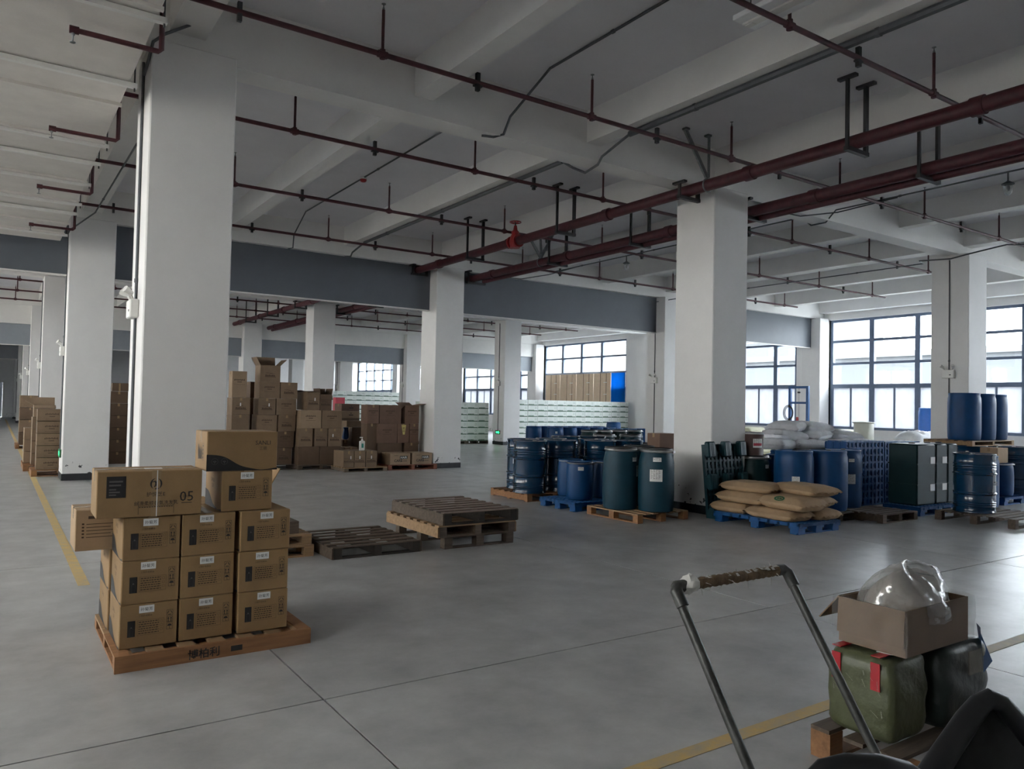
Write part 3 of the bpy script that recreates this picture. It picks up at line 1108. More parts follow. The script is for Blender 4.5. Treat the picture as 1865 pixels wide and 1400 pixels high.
def labelled(o, hw, hd, ht, side=True):
    y = -hd - E1
    lb = on_front(o, 'name_label', LAB, -.005 + random.uniform(-.012, .012), y, ht - .034)
    on_front(lb, 'lettering', LABT, 0, -.002, 0)
    on_front(o, 'title_print', TITLE, -.02, y, ht - .073)
    on_front(o, 'data_table', TABLE, .012, y, ht - .145)
    bp = on_front(o, 'bottle_panel', BPANEL, -.096, y, ht - .146)
    on_front(bp, 'bottle_outline', BLINE, 0, -.0006, -.008)
    on_front(o, 'handling_marks', ICON, .118, y, ht - .138)
    if side:
        on_side(o, 'wave_print', SW45, -hw - E1, 0, .002)
        on_side(o, 'side_print', text_mesh('SANLI', .026, INKB), -hw - E1, .02, ht - .075)
        on_side(o, 'side_print', text_mesh('三丽', .018, INKB), -hw - E1, .02, ht - .115)


for c in range(3):
    for rrow in range(3):
        jx_ = random.uniform(-.005, .005)
        lab = 'brown carton with a white name label, %s of the %s row in the front stack' % (coll[c], rowl[rrow])
        o, hw, hd, ht = carton(lab, xs[c] + jx_, xs[c] + BW + jx_, 5.105 + (.0 if c < 2 else -.02), 5.105 + BD, ZB + rrow * BH, ZB + (rrow + 1) * BH, CARD, GP)
        labelled(o, hw, hd, ht)
# second row behind
for c in range(3):
    for rrow in range(3):
        if rrow == 2 and c == 0:
            continue
        if c and rrow < 2 and c < 2:
            continue
        lab = 'brown carton behind the front stack, %s side, %s row up' % (coll[c], rowl[rrow])
        xo = (.0 if c else -.012)
        o, hw, hd, ht = carton(lab, xs[c] + xo, xs[c] + BW + xo, 5.575, 5.575 + BD, ZB + rrow * BH, ZB + (rrow + 1) * BH, CARD, 'cartons behind the front stack')
        on_side(o, 'wave_print', SW45, -hw - E1, 0, .002)
        on_side(o, 'side_print', text_mesh('SANLI', .026, INKB), -hw - E1, .02, ht - .075)
# carton sticking out to the left in the third row
o, hw, hd, ht = carton('brown carton jutting out to the left behind the top of the front stack', .455, .98, 5.575, 5.905, ZB + 2 * BH, ZB + 3 * BH, CARDL, GP)
g = MB().rect(-.09, .06, .03, .048)
for k in range(5):
    g.rect(-.10, .06 - .02 * (k % 2), -.005 - k * .021, -.001 - k * .021)
    g.rect(-.125, -.112, -.006 - k * .021, .004 - k * .021)
on_front(o, 'data_print', g.mesh('data_print', INKB), -.10, -hd - E1, ht - .09)
# long carton lying on top, left
zt = ZB + 3 * BH
o, hw, hd, ht = carton('long taped carton marked 05 lying on top of the front stack', .522, 1.108, 5.09, 5.43, zt + .002, zt + .282, CARD, GP, rz=R_(-1.0))
y = -hd - E1
pn_ = on_front(o, 'black_panel', MB().rect(-.052, .052, -.064, .064).mesh('black_panel', INK), -.19, y, ht - .095)
g = MB()
for k in range(2):
    g.rect(-.038, .035 - .01 * k, .028 - k * .022, .038 - k * .022)
for k in range(3):
    g.rect(-.038, .0 + .02 * (k % 2), -.018 - k * .016, -.010 - k * .016)
on_front(pn_, 'panel_text', g.mesh('panel_text', GINK), 0, -.0006, 0)
# emblem: broken ring with inner strokes
g = MB()
for a0, a1 in ((100, 240), (255, 300), (-60, 70)):
    pts = []
    for k in range(9):
        a = R_(a0 + (a1 - a0) * k / 8)
        pts.append((.034 * math.cos(a), .034 * math.sin(a)))
    for k in range(9):
        a = R_(a1 - (a1 - a0) * k / 8)
        rr = .034 - .009 * math.sin(math.pi * k / 8) - .001
        pts.append((rr * math.cos(a), rr * math.sin(a)))
    g.poly(pts)
for x, s in ((-.012, 1), (.002, -1)):
    g.poly([(x, -.02), (x + .007, -.02), (x + .013 * s + .007, .018), (x + .013 * s, .018)])
g.poly([(-.02, .008), (-.006, .014), (-.004, .02), (-.022, .013)])
on_front(o, 'emblem', g.mesh('emblem', INK), .028, y, ht - .082)
on_front(o, 'lettering', text_mesh('护悦芝E', .022, INK), .028, y, ht - .145)
on_front(o, 'lettering', text_mesh('丝滑柔顺香氛洗发乳', .020, INK), .032, y, ht - .198)
g = MB().rect(-.10, .10, -.001, .001).rect(-.10, -.098, -.05, .032).rect(.098, .10, -.05, .032)
for k in range(14):
    g.rect(-.096 + k * .0138, -.086 + k * .0138, -.009, -.005)
on_front(o, 'rule_print', g.mesh('rule_print', INK), .032, y, ht - .215)
on_front(o, 'lettering', text_mesh('05', .062, INK), .205, y, ht - .165)
on_front(o, 'lettering', text_mesh('香水', .016, INK), .205, y - .0004, ht - .165)
MB().rect(-.03, .03, -.002, .002).build('small_print', INK, o, (.205, y, ht - .205))
MB().box(-.0025, .0025, -hd - .0022, -hd - .0012, .0, ht).build('tape_edge', PAPER, o, (.034, 0, 0))
MB().box(-.026, .026, -hd - .0010, -hd - .0004, .0, ht).build('tape', TAPE, o, (.028, 0, 0))
MB().box(-.06, .05, -hd, hd, ht - .001, ht + .0015).build('top_label', PAPER, o, (.04, .02, 0)) if False else None
MB().box(-.05, .05, -.03, .03, ht - .001, ht + .001).build('top_label', PAPER, o, (.03, -.02, 0))
# right-hand carton of the fourth row and the wave-printed one above it
o, hw, hd, ht = carton('name-labelled brown carton standing alone on the top row of the front stack', 1.235, 1.557, 5.12, 5.57, zt, zt + BH, CARD, GP)
labelled(o, hw, hd, ht)
zt2 = zt + BH
o, hw, hd, ht = carton('brown carton with a black wave and SANLI lettering crowning the front stack', 1.135, 1.585, 5.12, 5.45, zt2, zt2 + .255, CARDR if False else CARD, GP)
on_front(o, 'wave_print', swoosh(.45, .255), 0, -hd - E1, .0)
on_front(o, 'lettering', text_mesh('SANLI', .028, INK), .13, -hd - E1, ht - .075)
on_front(o, 'lettering', text_mesh('三丽', .018, INK), .13, -hd - E1, ht - .112)
for x in (-.175, -.115):
    ring = MB()
    for k in range(20):
        a, b = R_(k * 18), R_(k * 18 + 18)
        ring.poly([(.021 * math.cos(a), .021 * math.sin(a)), (.021 * math.cos(b), .021 * math.sin(b)), (.0195 * math.cos(b), .0195 * math.sin(b)), (.0195 * math.cos(a), .0195 * math.sin(a))])
    ring.poly([(-.002, -.014), (.002, -.014), (.0, .012)]).poly([(-.012, .0), (-.002, -.006), (-.003, .004)]).poly([(.012, .0), (.002, -.006), (.003, .004)])
    on_front(o, 'round_mark', ring.mesh('round_mark', GINK), x, -hd - E1 - .0006, .062)
g = MB().rect(-.10, -.085, -.05, .05)
for k in range(7):
    g.rect(-.08 + k * .013, -.074 + k * .013, -.045, .035 - .01 * (k % 3))
g.frame(.02, .055, -.05, .06, .002)
for k in range(4):
    g.rect(.03, .045, -.038 + k * .025, -.026 + k * .025)
on_side(o, 'data_print', g.mesh('data_print', INK), -hw - E1, -.03, ht - .14)
# carton with an open flap behind the right column of the stack
carton('brown carton with a raised flap behind the right side of the front stack', 1.40, 1.685, 5.58, 5.94, zt, zt + .10, CARD, 'cartons behind the front stack', opened=[('r', 60), ('b', 70)])

# ---- pallets on the floor behind it
GPAL = 'empty wooden pallets on the floor'
wood_pallet('low flat dark slatted pallet lying empty on the floor', 2.90, 7.45, 1.0, 1.12, .125, WOODG, GPAL, 7, 'x', m2=WOODK, side=WOODD, sr=.46, t=.011)
wood_pallet('bottom pallet of the tall empty pallet stack', 4.18, 7.42, .92, 1.24, .135, WOODD, GPAL, 8, 'x', blocks=True)
wood_pallet('pale-edged middle pallet of the tall empty pallet stack', 4.08, 7.38, 1.02, 1.32, .135, WOODP, GPAL, 8, 'x', z=.136, m2=WOODG, side=WOODP)
wood_pallet('dark slatted top pallet of the tall empty pallet stack', 4.13, 7.36, .98, 1.30, .14, WOODS, GPAL, 8, 'x', z=.272, m2=WOODK, side=WOODD, sr=.46, t=.011)
wood_pallet('pale bottom pallet of the small pile beside the front stack', 1.95, 7.75, .86, .62, .12, WOODP, GPAL, 6, 'x', blocks=True)
wood_pallet('pale upper pallet of the small pile beside the front stack', 1.97, 7.77, .82, .60, .11, WOODP, GPAL, 6, 'x', z=.121)
r = empty('timber_offcut', (2.52, 8.05, .231))
tag(r, 'dark timber offcut lying on the small pallet pile', 'timber')
MB().cbox(-.30, .16, -.2, -.08, 0, .10, .004).build('plank', WOODD, r)
MB().cbox(-.30, .16, .06, .18, 0, .10, .004).build('plank', WOODD, r)
MB().cbox(-.30, .16, -.2, .18, .10, .125, .004).build('top_plank', WOODD, r)

# ================================================================== BACK CARTON STACKS
PRT_A = MB()
for k in range(6):
    PRT_A.rect(-.115 + k * .038, -.085 + k * .038, -.014, .018 - .006 * (k % 2))
PRT_A.rect(-.125, .125, -.034, -.022).rect(-.11, .05, .055, .062).rect(-.02, .11, .038, .044)
PRT_A = PRT_A.mesh('stencil_print', INKB)
PRT_B = MB()
for k in range(10):
    PRT_B.rect(-.12 + k * .024, -.104 + k * .024, -.012 + .004 * (k % 3), .016 + .008 * (k % 2))
PRT_B.rect(-.05, .05, -.05, -.036).rect(-.12, .12, -.10, -.096)
PRT_B = PRT_B.mesh('script_print', INKB)
SCRAP = MB().box(-.012, .012, -.0014, 0, -.035, .035).mesh('torn_tape', PAPER)


def face(px0, px1, Y, py=780):
    return RX(px0, Y, py), RX(px1, Y, py)


def stack_box(label, px0, px1, Y, z0, z1, dep, pr, m=CARDB, grp=None, scrap=False, opened=None):
    a, b = face(px0, px1, Y)
    o, hw, hd, ht = carton(label, a + .003, b - .003, Y, Y + dep, z0, z1, m, grp, opened=opened)
    if pr == 'a':
        on_front(o, 'stencil_print', PRT_A, 0, -hd - E1, ht * .38)
    elif pr == 'b':
        on_front(o, 'script_print', PRT_B, 0, -hd - E1, ht * .66)
    if scrap:
        on_front(o, 'torn_tape', SCRAP, random.uniform(-.05, .05), -hd - E1 - .0005, ht * .6)
    return o


GB1, GB2, GB3, GB4 = 'cartons of the tall back stack', 'cartons of the second back stack', 'dark cartons against the back column', 'low cartons before the back column'
YA = 17.75
zl = [.125 + .3825 * k for k in range(8)]
wood_pallet('wooden pallet under the tall back carton stack', 4.35, 17.72, 1.75, .9, .124, WOODD, 'pallets under the back cartons', 6, 'x')
# leftmost column beside the front column
stack_box('pale carton stood on end beside the front left column', 420, 447.5, YA, zl[4], zl[4] + .60, .3, 'b', CARDM, GB1)
stack_box('carton with torn tape under the upended pale one', 421, 454, YA, zl[3], zl[4], .45, 'a', CARDB, GB1, True)
stack_box('plain carton third down by the front left column', 421, 453, YA, zl[2], zl[3], .45, None, CARDB, GB1)
for k in (0, 1):
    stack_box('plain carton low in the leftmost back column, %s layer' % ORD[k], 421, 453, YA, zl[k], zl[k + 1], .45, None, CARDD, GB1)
carton('small pale carton tucked beside the front left column', RX(419, 17.2), RX(428, 17.2), 17.2, 17.5, zl[2] + .02, zl[2] + .30, CARDM, GB1, tape=False)['label'] if False else None
rows = [(503, 533, 'a'), (504, 536, 'b'), (506, 538, 'a'), (502, 539, 'b'), (509, 540, 'a')]
for k, (a, b, p) in enumerate(rows):
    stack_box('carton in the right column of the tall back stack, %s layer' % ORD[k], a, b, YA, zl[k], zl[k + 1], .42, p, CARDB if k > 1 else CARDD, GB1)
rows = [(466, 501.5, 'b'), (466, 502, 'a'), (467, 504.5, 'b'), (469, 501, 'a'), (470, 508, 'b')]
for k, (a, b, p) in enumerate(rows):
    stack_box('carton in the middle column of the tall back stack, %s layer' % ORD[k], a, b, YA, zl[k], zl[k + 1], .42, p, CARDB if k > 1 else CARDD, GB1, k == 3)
stack_box('open carton with raised flaps on top of the tall back stack', 471, 508, YA, zl[5], zl[5] + .375, .42, 'a', CARDB, GB1, opened=[('l', 62), ('r', 45), ('b', 80)])
# dark cartons behind, closing the gap
for k in range(3, 5):
    a, b = face(453, 468, YA + .5)
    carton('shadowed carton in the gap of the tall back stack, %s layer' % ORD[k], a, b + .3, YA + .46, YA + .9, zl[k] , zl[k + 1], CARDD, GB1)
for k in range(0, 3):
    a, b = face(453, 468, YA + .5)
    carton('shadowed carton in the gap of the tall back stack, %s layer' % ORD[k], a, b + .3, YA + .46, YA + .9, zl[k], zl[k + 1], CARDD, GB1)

YC = 17.55
wood_pallet('wooden pallet under the second back carton stack', RX(543, YC), 17.5, 1.12, .9, .11, WOODD, 'pallets under the back cartons', 6, 'x')
z2 = [.112 + .428 * k for k in range(5)]
for k, (a, b, p) in enumerate(((544, 583, None), (583.5, 622, None))):
    stack_box('large plain carton in the bottom layer of the second back stack, %s' % ('aisle side' if k == 0 else 'window side'), a, b, YC, z2[0], z2[1], .45, p, CARDD, GB2)
for k, (a, b) in enumerate(((545, 570), (573, 597), (598, 622))):
    stack_box('narrow stencilled carton in the second layer of the second back stack, %s from the aisle' % ORD[k], a, b, YC, z2[1], z2[2], .45, 'a' if k != 3 else None, CARDB, GB2, k == 2)
for k, (a, b) in enumerate(((546, 585), (586, 622.5))):
    stack_box('wide carton in the third layer of the second back stack, %s' % ('aisle side' if k == 0 else 'window side'), a, b, YC, z2[2], z2[3], .45, 'b', CARDM if k == 0 else CARDB, GB2)
stack_box('half-open carton on the aisle side of the second back stack top', 558, 581, YC, z2[3], z2[4], .75, 'a', CARDB, GB2, True, opened=[('l', 12), ('r', 170)])
stack_box('open carton with tall flaps on the window side of the second back stack top', 581.5, 603, YC, z2[3], z2[4] - .05, .45, 'a', CARDD, GB2, opened=[('b', 86), ('l', 84), ('r', 80), ('f', -60)])

# dark cartons further back
YF = 19.3
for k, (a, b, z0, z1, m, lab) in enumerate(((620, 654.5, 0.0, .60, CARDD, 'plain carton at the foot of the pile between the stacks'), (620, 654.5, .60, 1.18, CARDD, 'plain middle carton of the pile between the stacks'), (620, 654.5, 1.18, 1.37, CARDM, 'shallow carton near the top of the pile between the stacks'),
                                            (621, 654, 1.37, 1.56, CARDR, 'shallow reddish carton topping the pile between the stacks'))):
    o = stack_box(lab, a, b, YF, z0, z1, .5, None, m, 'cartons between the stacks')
    if k > 1:
        on_front(o, 'emblem_print', MB().rect(-.06, .06, -.02, .0).poly([(.0, .02), (.02, .05), (-.02, .05)]).mesh('emblem_print', INK), .02, -.2515, .09)
YF2 = 18.45
for lab, a, b, Y, z0, z1, m in (('brown carton behind the dark one, top edge catching light', 631, 671, 18.75, .0, 1.12, CARDB), ('large dark carton standing behind the pump bottle', 641, 686, 18.25, .30, .97, CARDD), ('flat carton under the large dark one', 634, 690, 18.22, .0, .30, CARDB),
                                ('small dark carton low behind the pump bottle', 672, 694, 17.75, .0, .52, CARDD), ('small carton by the foot of the second back stack', 629, 652, 17.72, .0, .50, CARDB)):
    stack_box(lab, a, b, Y, z0, z1, .42, None, m, 'cartons between the stacks')
r = empty('blue_bag', (RX(629.5, 18.3), 18.3, .30))
o = stack_box('low carton under the crumpled blue bag', 624, 634.5, 18.2, 0, .66, .4, None, CARDD, 'cartons between the stacks')
r.location = (RX(629.5, 18.35), 18.36, .66)
tag(r, 'crumpled dark blue bag between the carton stacks', 'bag')
bb = MB()
bb.lathe([(.05, 0), (.085, .04), (.08, .14), (.06, .25), (.075, .3), (.03, .31)], 10)
bb.v = [(x + random.uniform(-.012, .012), y_ + random.uniform(-.012, .012), z_) for x, y_, z_ in bb.v]
bb.build('sack', PLASB, r, smooth=True)

# dark cartons against the back column
YG = 17.25
wood_pallet('wooden pallet under the dark cartons by the back column', RX(686, 17.2), 17.22, 1.12, .85, .13, WOODD, 'pallets under the back cartons', 6, 'x')
z3 = [.132, .62, 1.095, 1.555]
for k, (a, b) in enumerate(((689, 733), (737, 763))):
    stack_box('dark carton in the bottom layer against the back column, %s' % ('aisle side' if k == 0 else 'column side'), a, b, YG, z3[0], z3[1], .4, None, CARDD, GB3)
for k, (a, b) in enumerate(((687, 723.5), (724, 745.5), (746, 763))):
    o = stack_box('dark carton in the second layer against the back column, %s from the aisle' % ORD[k], a, b, YG, z3[1], z3[2], .4, 'b' if k != 1 else None, CARDR, GB3)
    if k == 1:
        g = MB().poly([(-.075, .11), (.05, .11), (.02, -.13), (-.035, -.13)])
        lb = on_front(o, 'yellow_label', g.mesh('yellow_label', YLAB), .02, -.2 - E1, .335)
        put('lettering', text_mesh('易\n碎', .05, INKB), lb, (-.01, -.001, -.01))
for k, (a, b) in enumerate(((668.5, 690), (690.5, 730))):
    o = stack_box('dark carton in the top layer against the back column, %s' % ('aisle side' if k == 0 else 'middle'), a, b, YG - (.02 if k == 0 else 0), z3[2], z3[3], .4, 'b', CARDR, GB3)
# support for the overhanging aisle-side one
stack_box('dark carton tucked behind the aisle side of the column stack', 668, 686.5, YG + .05, .0, z3[2], .36, None, CARDD, GB3)
stack_box('dark carton with a loose lid beside the back column', 737, 763, YG, z3[2], z3[3], .4, 'b', CARDR, GB3, opened=[('b', 20), ('l', -40), ('r', 12)])

# low cartons in front
YL = 16.62
wood_pallet('wooden pallet under the three low taped cartons', 6.68, 16.58, 1.06, .85, .10, WOODP, 'pallets under the back cartons', 6, 'x', m2=WOODG)
for k, (a, b) in enumerate(((627, 646.5), (647, 667), (668, 688))):
    stack_box('low taped carton before the back stacks, %s from the aisle' % ORD[k], a, b, YL, .102, .480, .62, 'a', CARDB, GB4, True)
wood_pallet('red-stained pallet under the two hair care cartons', 7.80, 16.66, 1.32, .62, .125, WOODR, 'pallets under the back cartons', 5, 'x')
for k, (a, b) in enumerate(((712, 748.5), (752, 788))):
    a_, b_ = face(a, b, 16.7)
    o, hw, hd, ht = carton('pale carton printed HAIR CARE, %s' % ('beside the pump bottle' if k == 0 else 'against the back column'), a_, b_, 16.7, 17.2, .127, .405, CARDM, GB4)
    blk = on_front(o, 'black_bar', MB().rect(-.10, .10, -.038, .038).mesh('black_bar', INK), .09, -hd - E1, ht - .105)
    put('lettering', text_mesh('HAIR', .055, WINK, .001), blk, (0, -.001, 0))
    on_front(o, 'lettering', text_mesh('CARE', .062, INK, .002), -.055, -hd - E1 - .001, ht - .18)
    MB().rect(.06, .18, -.006, .006).rect(.02, .05, -.006, .006).build('small_print', INK, o, (0, -hd - E1, ht - .19))
    MB().rect(-.16, -.06, -.004, .004).build('small_print', INKB, o, (0, -hd - E1, ht - .06))
# pump bottle on the middle low carton
r = empty('pump_bottle', (RX(659.5, 16.75), 16.75, .480))
tag(r, 'white pump bottle with a green label standing on a low carton', 'bottle')
MB().cbox(-.062, .062, -.035, .035, 0, .225, .014).build('body', LAMPW, r, smooth=True)
MB().lathe([(.03, .225), (.022, .24), (.022, .262), (.008, .265), (.008, .30)], 12).build('collar', LAMPW, r, smooth=True)
MB().box(-.055, .012, -.012, .012, .295, .315).build('pump_head', LAMPW, r)
MB().box(-.026, .026, -.037, -.035, .065, .165).build('label', TEAL, r)

# ---- stacks down the left aisle
wood_pallet('wooden pallet under the aisle cartons behind the second column', .66, 17.82, 1.05, .95, .13, WOODO, 'aisle pallets', 6, 'x', m2=WOODO)
for k in range(5):
    z0 = .132 + k * .243
    o, hw, hd, ht = carton('carton stacked behind the second aisle column, %s layer up' % ORD[k], .735, 1.16, 17.86, 18.25, z0, z0 + .236, CARDB, 'aisle cartons behind the second column')
    on_front(o, 'script_print', PRT_B, .04, -hd - E1, .13)
    carton('carton in the hidden half of the aisle stack, %s layer up' % ORD[k], 1.165, 1.59, 17.86, 18.25, z0, z0 + .236, CARDD, 'aisle cartons behind the second column') if False else None
wood_pallet('wooden pallet under the next aisle carton stack', .56, 19.15, 1.0, 1.5, .13, WOODO, 'aisle pallets', 6, 'x')
for k in range(4):
    z0 = .132 + k * .256
    carton('carton of the next aisle stack, near side, %s layer up' % ORD[k], .70, 1.18, 19.2, 19.65, z0, z0 + .25, CARDB, 'cartons of the next aisle stack')
    if k < 3:
        carton('carton of the next aisle stack jutting into the aisle, %s layer up' % ORD[k], .58, 1.06, 19.8, 20.3, z0, z0 + .25, CARDM, 'cartons of the next aisle stack')
carton('open carton with spread flaps on the next aisle stack', .72, 1.12, 19.25, 19.6, 1.152, 1.40, CARDM, 'cartons of the next aisle stack', opened=[('l', 30), ('f', -20), ('b', 75)])
wood_pallet('wooden pallet under the far aisle carton stack', .58, 27.2, 1.0, 1.2, .13, WOODO, 'aisle pallets', 6, 'x')
for k in range(4):
    z0 = .132 + k * .37
    carton('carton of the far aisle stack, %s layer up' % ORD[k], .66, 1.2, 27.3, 27.9, z0, z0 + .362, CARDB if k % 2 else CARDD, 'cartons of the far aisle stack')
# dark stack seen between the two front columns
for k in range(6):
    z0 = .0 + k * .292
    carton('dark carton in the slot between the aisle columns, %s layer up' % ORD[k], 2.32, 2.70, 20.6, 21.0, z0, z0 + .288, CARDD, 'dark cartons between the aisle columns')
    if k < 5:
        carton('dark carton beside the slot stack behind the front column, %s layer up' % ORD[k], 2.71, 3.05, 20.6, 21.0, z0, z0 + .288, CARDD, 'dark cartons between the aisle columns')
o, hw, hd, ht = carton('taped dark carton on top of the slot stack', 2.36, 2.72, 20.62, 20.98, 1.754, 1.95, CARDD, 'dark cartons between the aisle columns')
MB().rect(-.02, .02, 0, ht).build('tape_strip', TAPE, o, (-.02, -hd - E1, 0))

# ================================================================== GREEN AND WHITE CARTONS BY THE WINDOWS
gprint = MB()
gb_cache = {}


def green_stack(px0, Y, x0, nx, w, layers, hh, dep, grp, lab):
    key = (w, hh, dep)
    if key not in gb_cache:
        me = MB().cbox(-w / 2 + .004, w / 2 - .004, -dep / 2, dep / 2, 0, hh - .004, .004).mesh('carton', GREENBOX)
        p = MB().rect(-w / 2 + .01, w / 2 - .01, .004, .034)
        for k in range(6):
            p.rect(-w * .4 + k * w * .09, -w * .4 + k * w * .09 + w * .06, .035, .066)
        for k in range(10):
            a, b = R_(k * 36), R_(k * 36 + 36)
            q = w * .3
            p.poly([(q + .04 * math.cos(a), hh * .6 + .04 * math.sin(a)), (q + .04 * math.cos(b), hh * .6 + .04 * math.sin(b)), (q + .033 * math.cos(b), hh * .6 + .033 * math.sin(b)), (q + .033 * math.cos(a), hh * .6 + .033 * math.sin(a))])
        gb_cache[key] = (me, p.mesh('green_print', GREENINK))
    me, pm = gb_cache[key]
    for i in range(nx):
        if i % 2 == 0:
            wood_pallet('%s wooden pallet under the white and green cartons %s' % (ORD[i // 2], lab), x0 + i * w, Y, min(2, nx - i) * w, dep, .12, WOODD, 'pallets under ' + grp, 5, 'x')
        for k in range(layers):
            o = put('carton', me, None, (x0 + (i + .5) * w + (.0), Y + dep / 2, .122 + k * hh))
            tag(o, 'white and green carton %s, %s layer, %s from the aisle' % (lab, ORD[k], ORD[i]), 'carton', grp)
            put('green_print', pm, o, (0, -dep / 2 - .002, 0))


green_stack(0, 26.75, 13.9, 6, .52, 6, .262, .55, 'white and green cartons beside the conduit column', 'beside the exit sign column')
green_stack(0, 27.2, 18.78, 12, .538, 7, .250, .55, 'white and green cartons under the covered window', 'under the covered window')
green_stack(0, 41.0, 15.4, 9, .56, 8, .262, .6, 'far white and green cartons', 'far behind the dark cartons')

# cardboard and blue sheets stood against the window, on top of the green cartons
r = None
for k, (ya, yb, m, lab) in enumerate(((33.0, 34.3, CARDBACKLIT, 'flattened cardboard sheet leaning on the window, far end'), (31.6, 32.98, CARDBACKLIT, 'flattened cardboard sheet leaning on the window, second from the far end'), (30.2, 31.58, CARDBACKLIT, 'flattened cardboard sheet leaning on the window, third from the far end'),
                                      (28.85, 30.18, CARDBACKLIT, 'flattened cardboard sheet leaning on the window, beside the blue sheet'), (27.80, 28.83, BLUETRANS, 'bright blue translucent sheet leaning on the window'))):
    o = MB().box(-.012, 0, ya, yb, 1.0, 3.33).build('leaning_sheet', m, None, (XW - .03, 0, 0))
    tag(o, lab, 'sheet', 'sheets against the covered window')
    if m is CARDBACKLIT:
        for q in (.35, .8):
            MB().box(-.0135, -.012, ya + q - .02, ya + q + .02, 1.0, 3.33).build('fold_line', CARDD, o)
        MB().box(-.016, -.012, ya + .3, ya + .55, 2.85, 2.88).box(-.016, -.012, ya + .3, ya + .55, 2.25, 2.28).build('gap_light_strip', PAPER, o)  # white strips stand in for daylight showing through gaps

# ================================================================== DRUMS
DRM = {}


def drum_meshes(kind):
    if kind in DRM:
        return DRM[kind]
    p = {}
    if kind == 'steel':
        R, H = .285, .88
        pr = [(R - .012, 0), (R + .004, .004), (R + .004, .018), (R - .004, .03)]

        def bead(z, h, w):
            return [(R - .004, z - w), (R + h, z - w * .3), (R + h, z + w * .3), (R - .004, z + w)]
        for z in (.10, .13, .16):
            pr += [(R - .004, z - .012), (R + .003, z), (R - .004, z + .012)]
        pr += bead(.29, .012, .022) + bead(.585, .012, .022)
        for z in (.66, .695, .73):
            pr += [(R - .004, z - .012), (R + .003, z), (R - .004, z + .012)]
        pr += [(R - .004, .85), (R + .004, .862), (R + .004, .878), (R - .006, .88), (R - .012, .872), (R - .012, .862)]
        p['body'] = (MB().lathe(pr, 40), STEELB)
        p['lid'] = (MB().lathe([(R - .012, .858), (R - .03, .864), (R - .05, .862)], 32), STEELB)
        p['rim'] = (MB().tube([((R - .002) * math.cos(a * math.pi / 18), (R - .002) * math.sin(a * math.pi / 18), .879) for a in range(37)], .006, 6, False), GALV)
        p['bung'] = (MB().lathe([(.035, .862), (.035, .876), (.02, .88)], 14, .16, .1), GALV)
    elif kind in ('tight', 'tightb'):
        R, H = .285, .90
        m = PLASB if kind == 'tight' else BRIGHTB
        pr = [(R * .86, 0), (R * .95, .01), (R * .985, .06), (R, .2), (R * 1.0, .45), (R, .7), (R * .985, .80), (R * .93, .855), (R * .95, .87), (R * .95, .895), (R * .90, .90), (R * .88, .89)]
        p['body'] = (MB().lathe(pr, 36), m)
        p['lid'] = (MB().lathe([(R * .89, .87), (R * .87, .885), (R * .5, .888)], 30), m)
        p['bung'] = (MB().lathe([(.04, .88), (.04, .90), (.03, .905)], 14, .14, .08), BLKPL)
    elif kind in ('open', 'openb', 'openk', 'small'):
        s = .75 if kind == 'small' else 1.0
        R, H = (.215, .60) if kind == 'small' else (.26, .90)
        m = {'open': PLASG, 'openb': PLASB, 'openk': PLASDG, 'small': PLASB}[kind]
        b = .03 if kind != 'small' else .012
        pr = [(R - .035, 0), (R - .015, .012), (R - .004, H * .1), (R, H * .3), (R, H * .6), (R - .006, H * .78), (R - b * .8, H * .87), (R - b - .008, H * .925), (R - b - .006, H * .985)]
        p['body'] = (MB().lathe(pr, 36), m)
        q = R - b
        p['clamp_ring'] = (MB().lathe([(q - .006, H * .935), (q + .006, H * .94), (q + .012, H * .955), (q + .012, H * .965), (q + .004, H * .975), (q - .004, H * .985)], 36), CLAMP)
        p['lid'] = (MB().lathe([(q - .006, H * .975), (q + .006, H * .985), (q + .002, H), (q - .012, H + .002), (q - .025, H - .012), (.03, H - .012)], 36), BLKPL if kind != 'small' else m)
        p['latch'] = (MB().box(q * .72 - .02, q * .72 + .02, -q * .72 - .03, -q * .72 + .0, H * .93, H * .97), CLAMP)
    elif kind == 'brown':
        R, H = .185, .36
        p['body'] = (MB().lathe([(R, 0), (R, .02), (R - .004, .03), (R - .004, .30), (R, .31), (R, .35)], 30), BROWND)
        p['lid'] = (MB().lathe([(R + .004, .33), (R + .006, .352), (R - .01, .36), (R - .02, .352)], 30), CLAMP)
    DRM[kind] = {k: g.mesh(k, m, True) for k, (g, m) in p.items()}
    return DRM[kind]


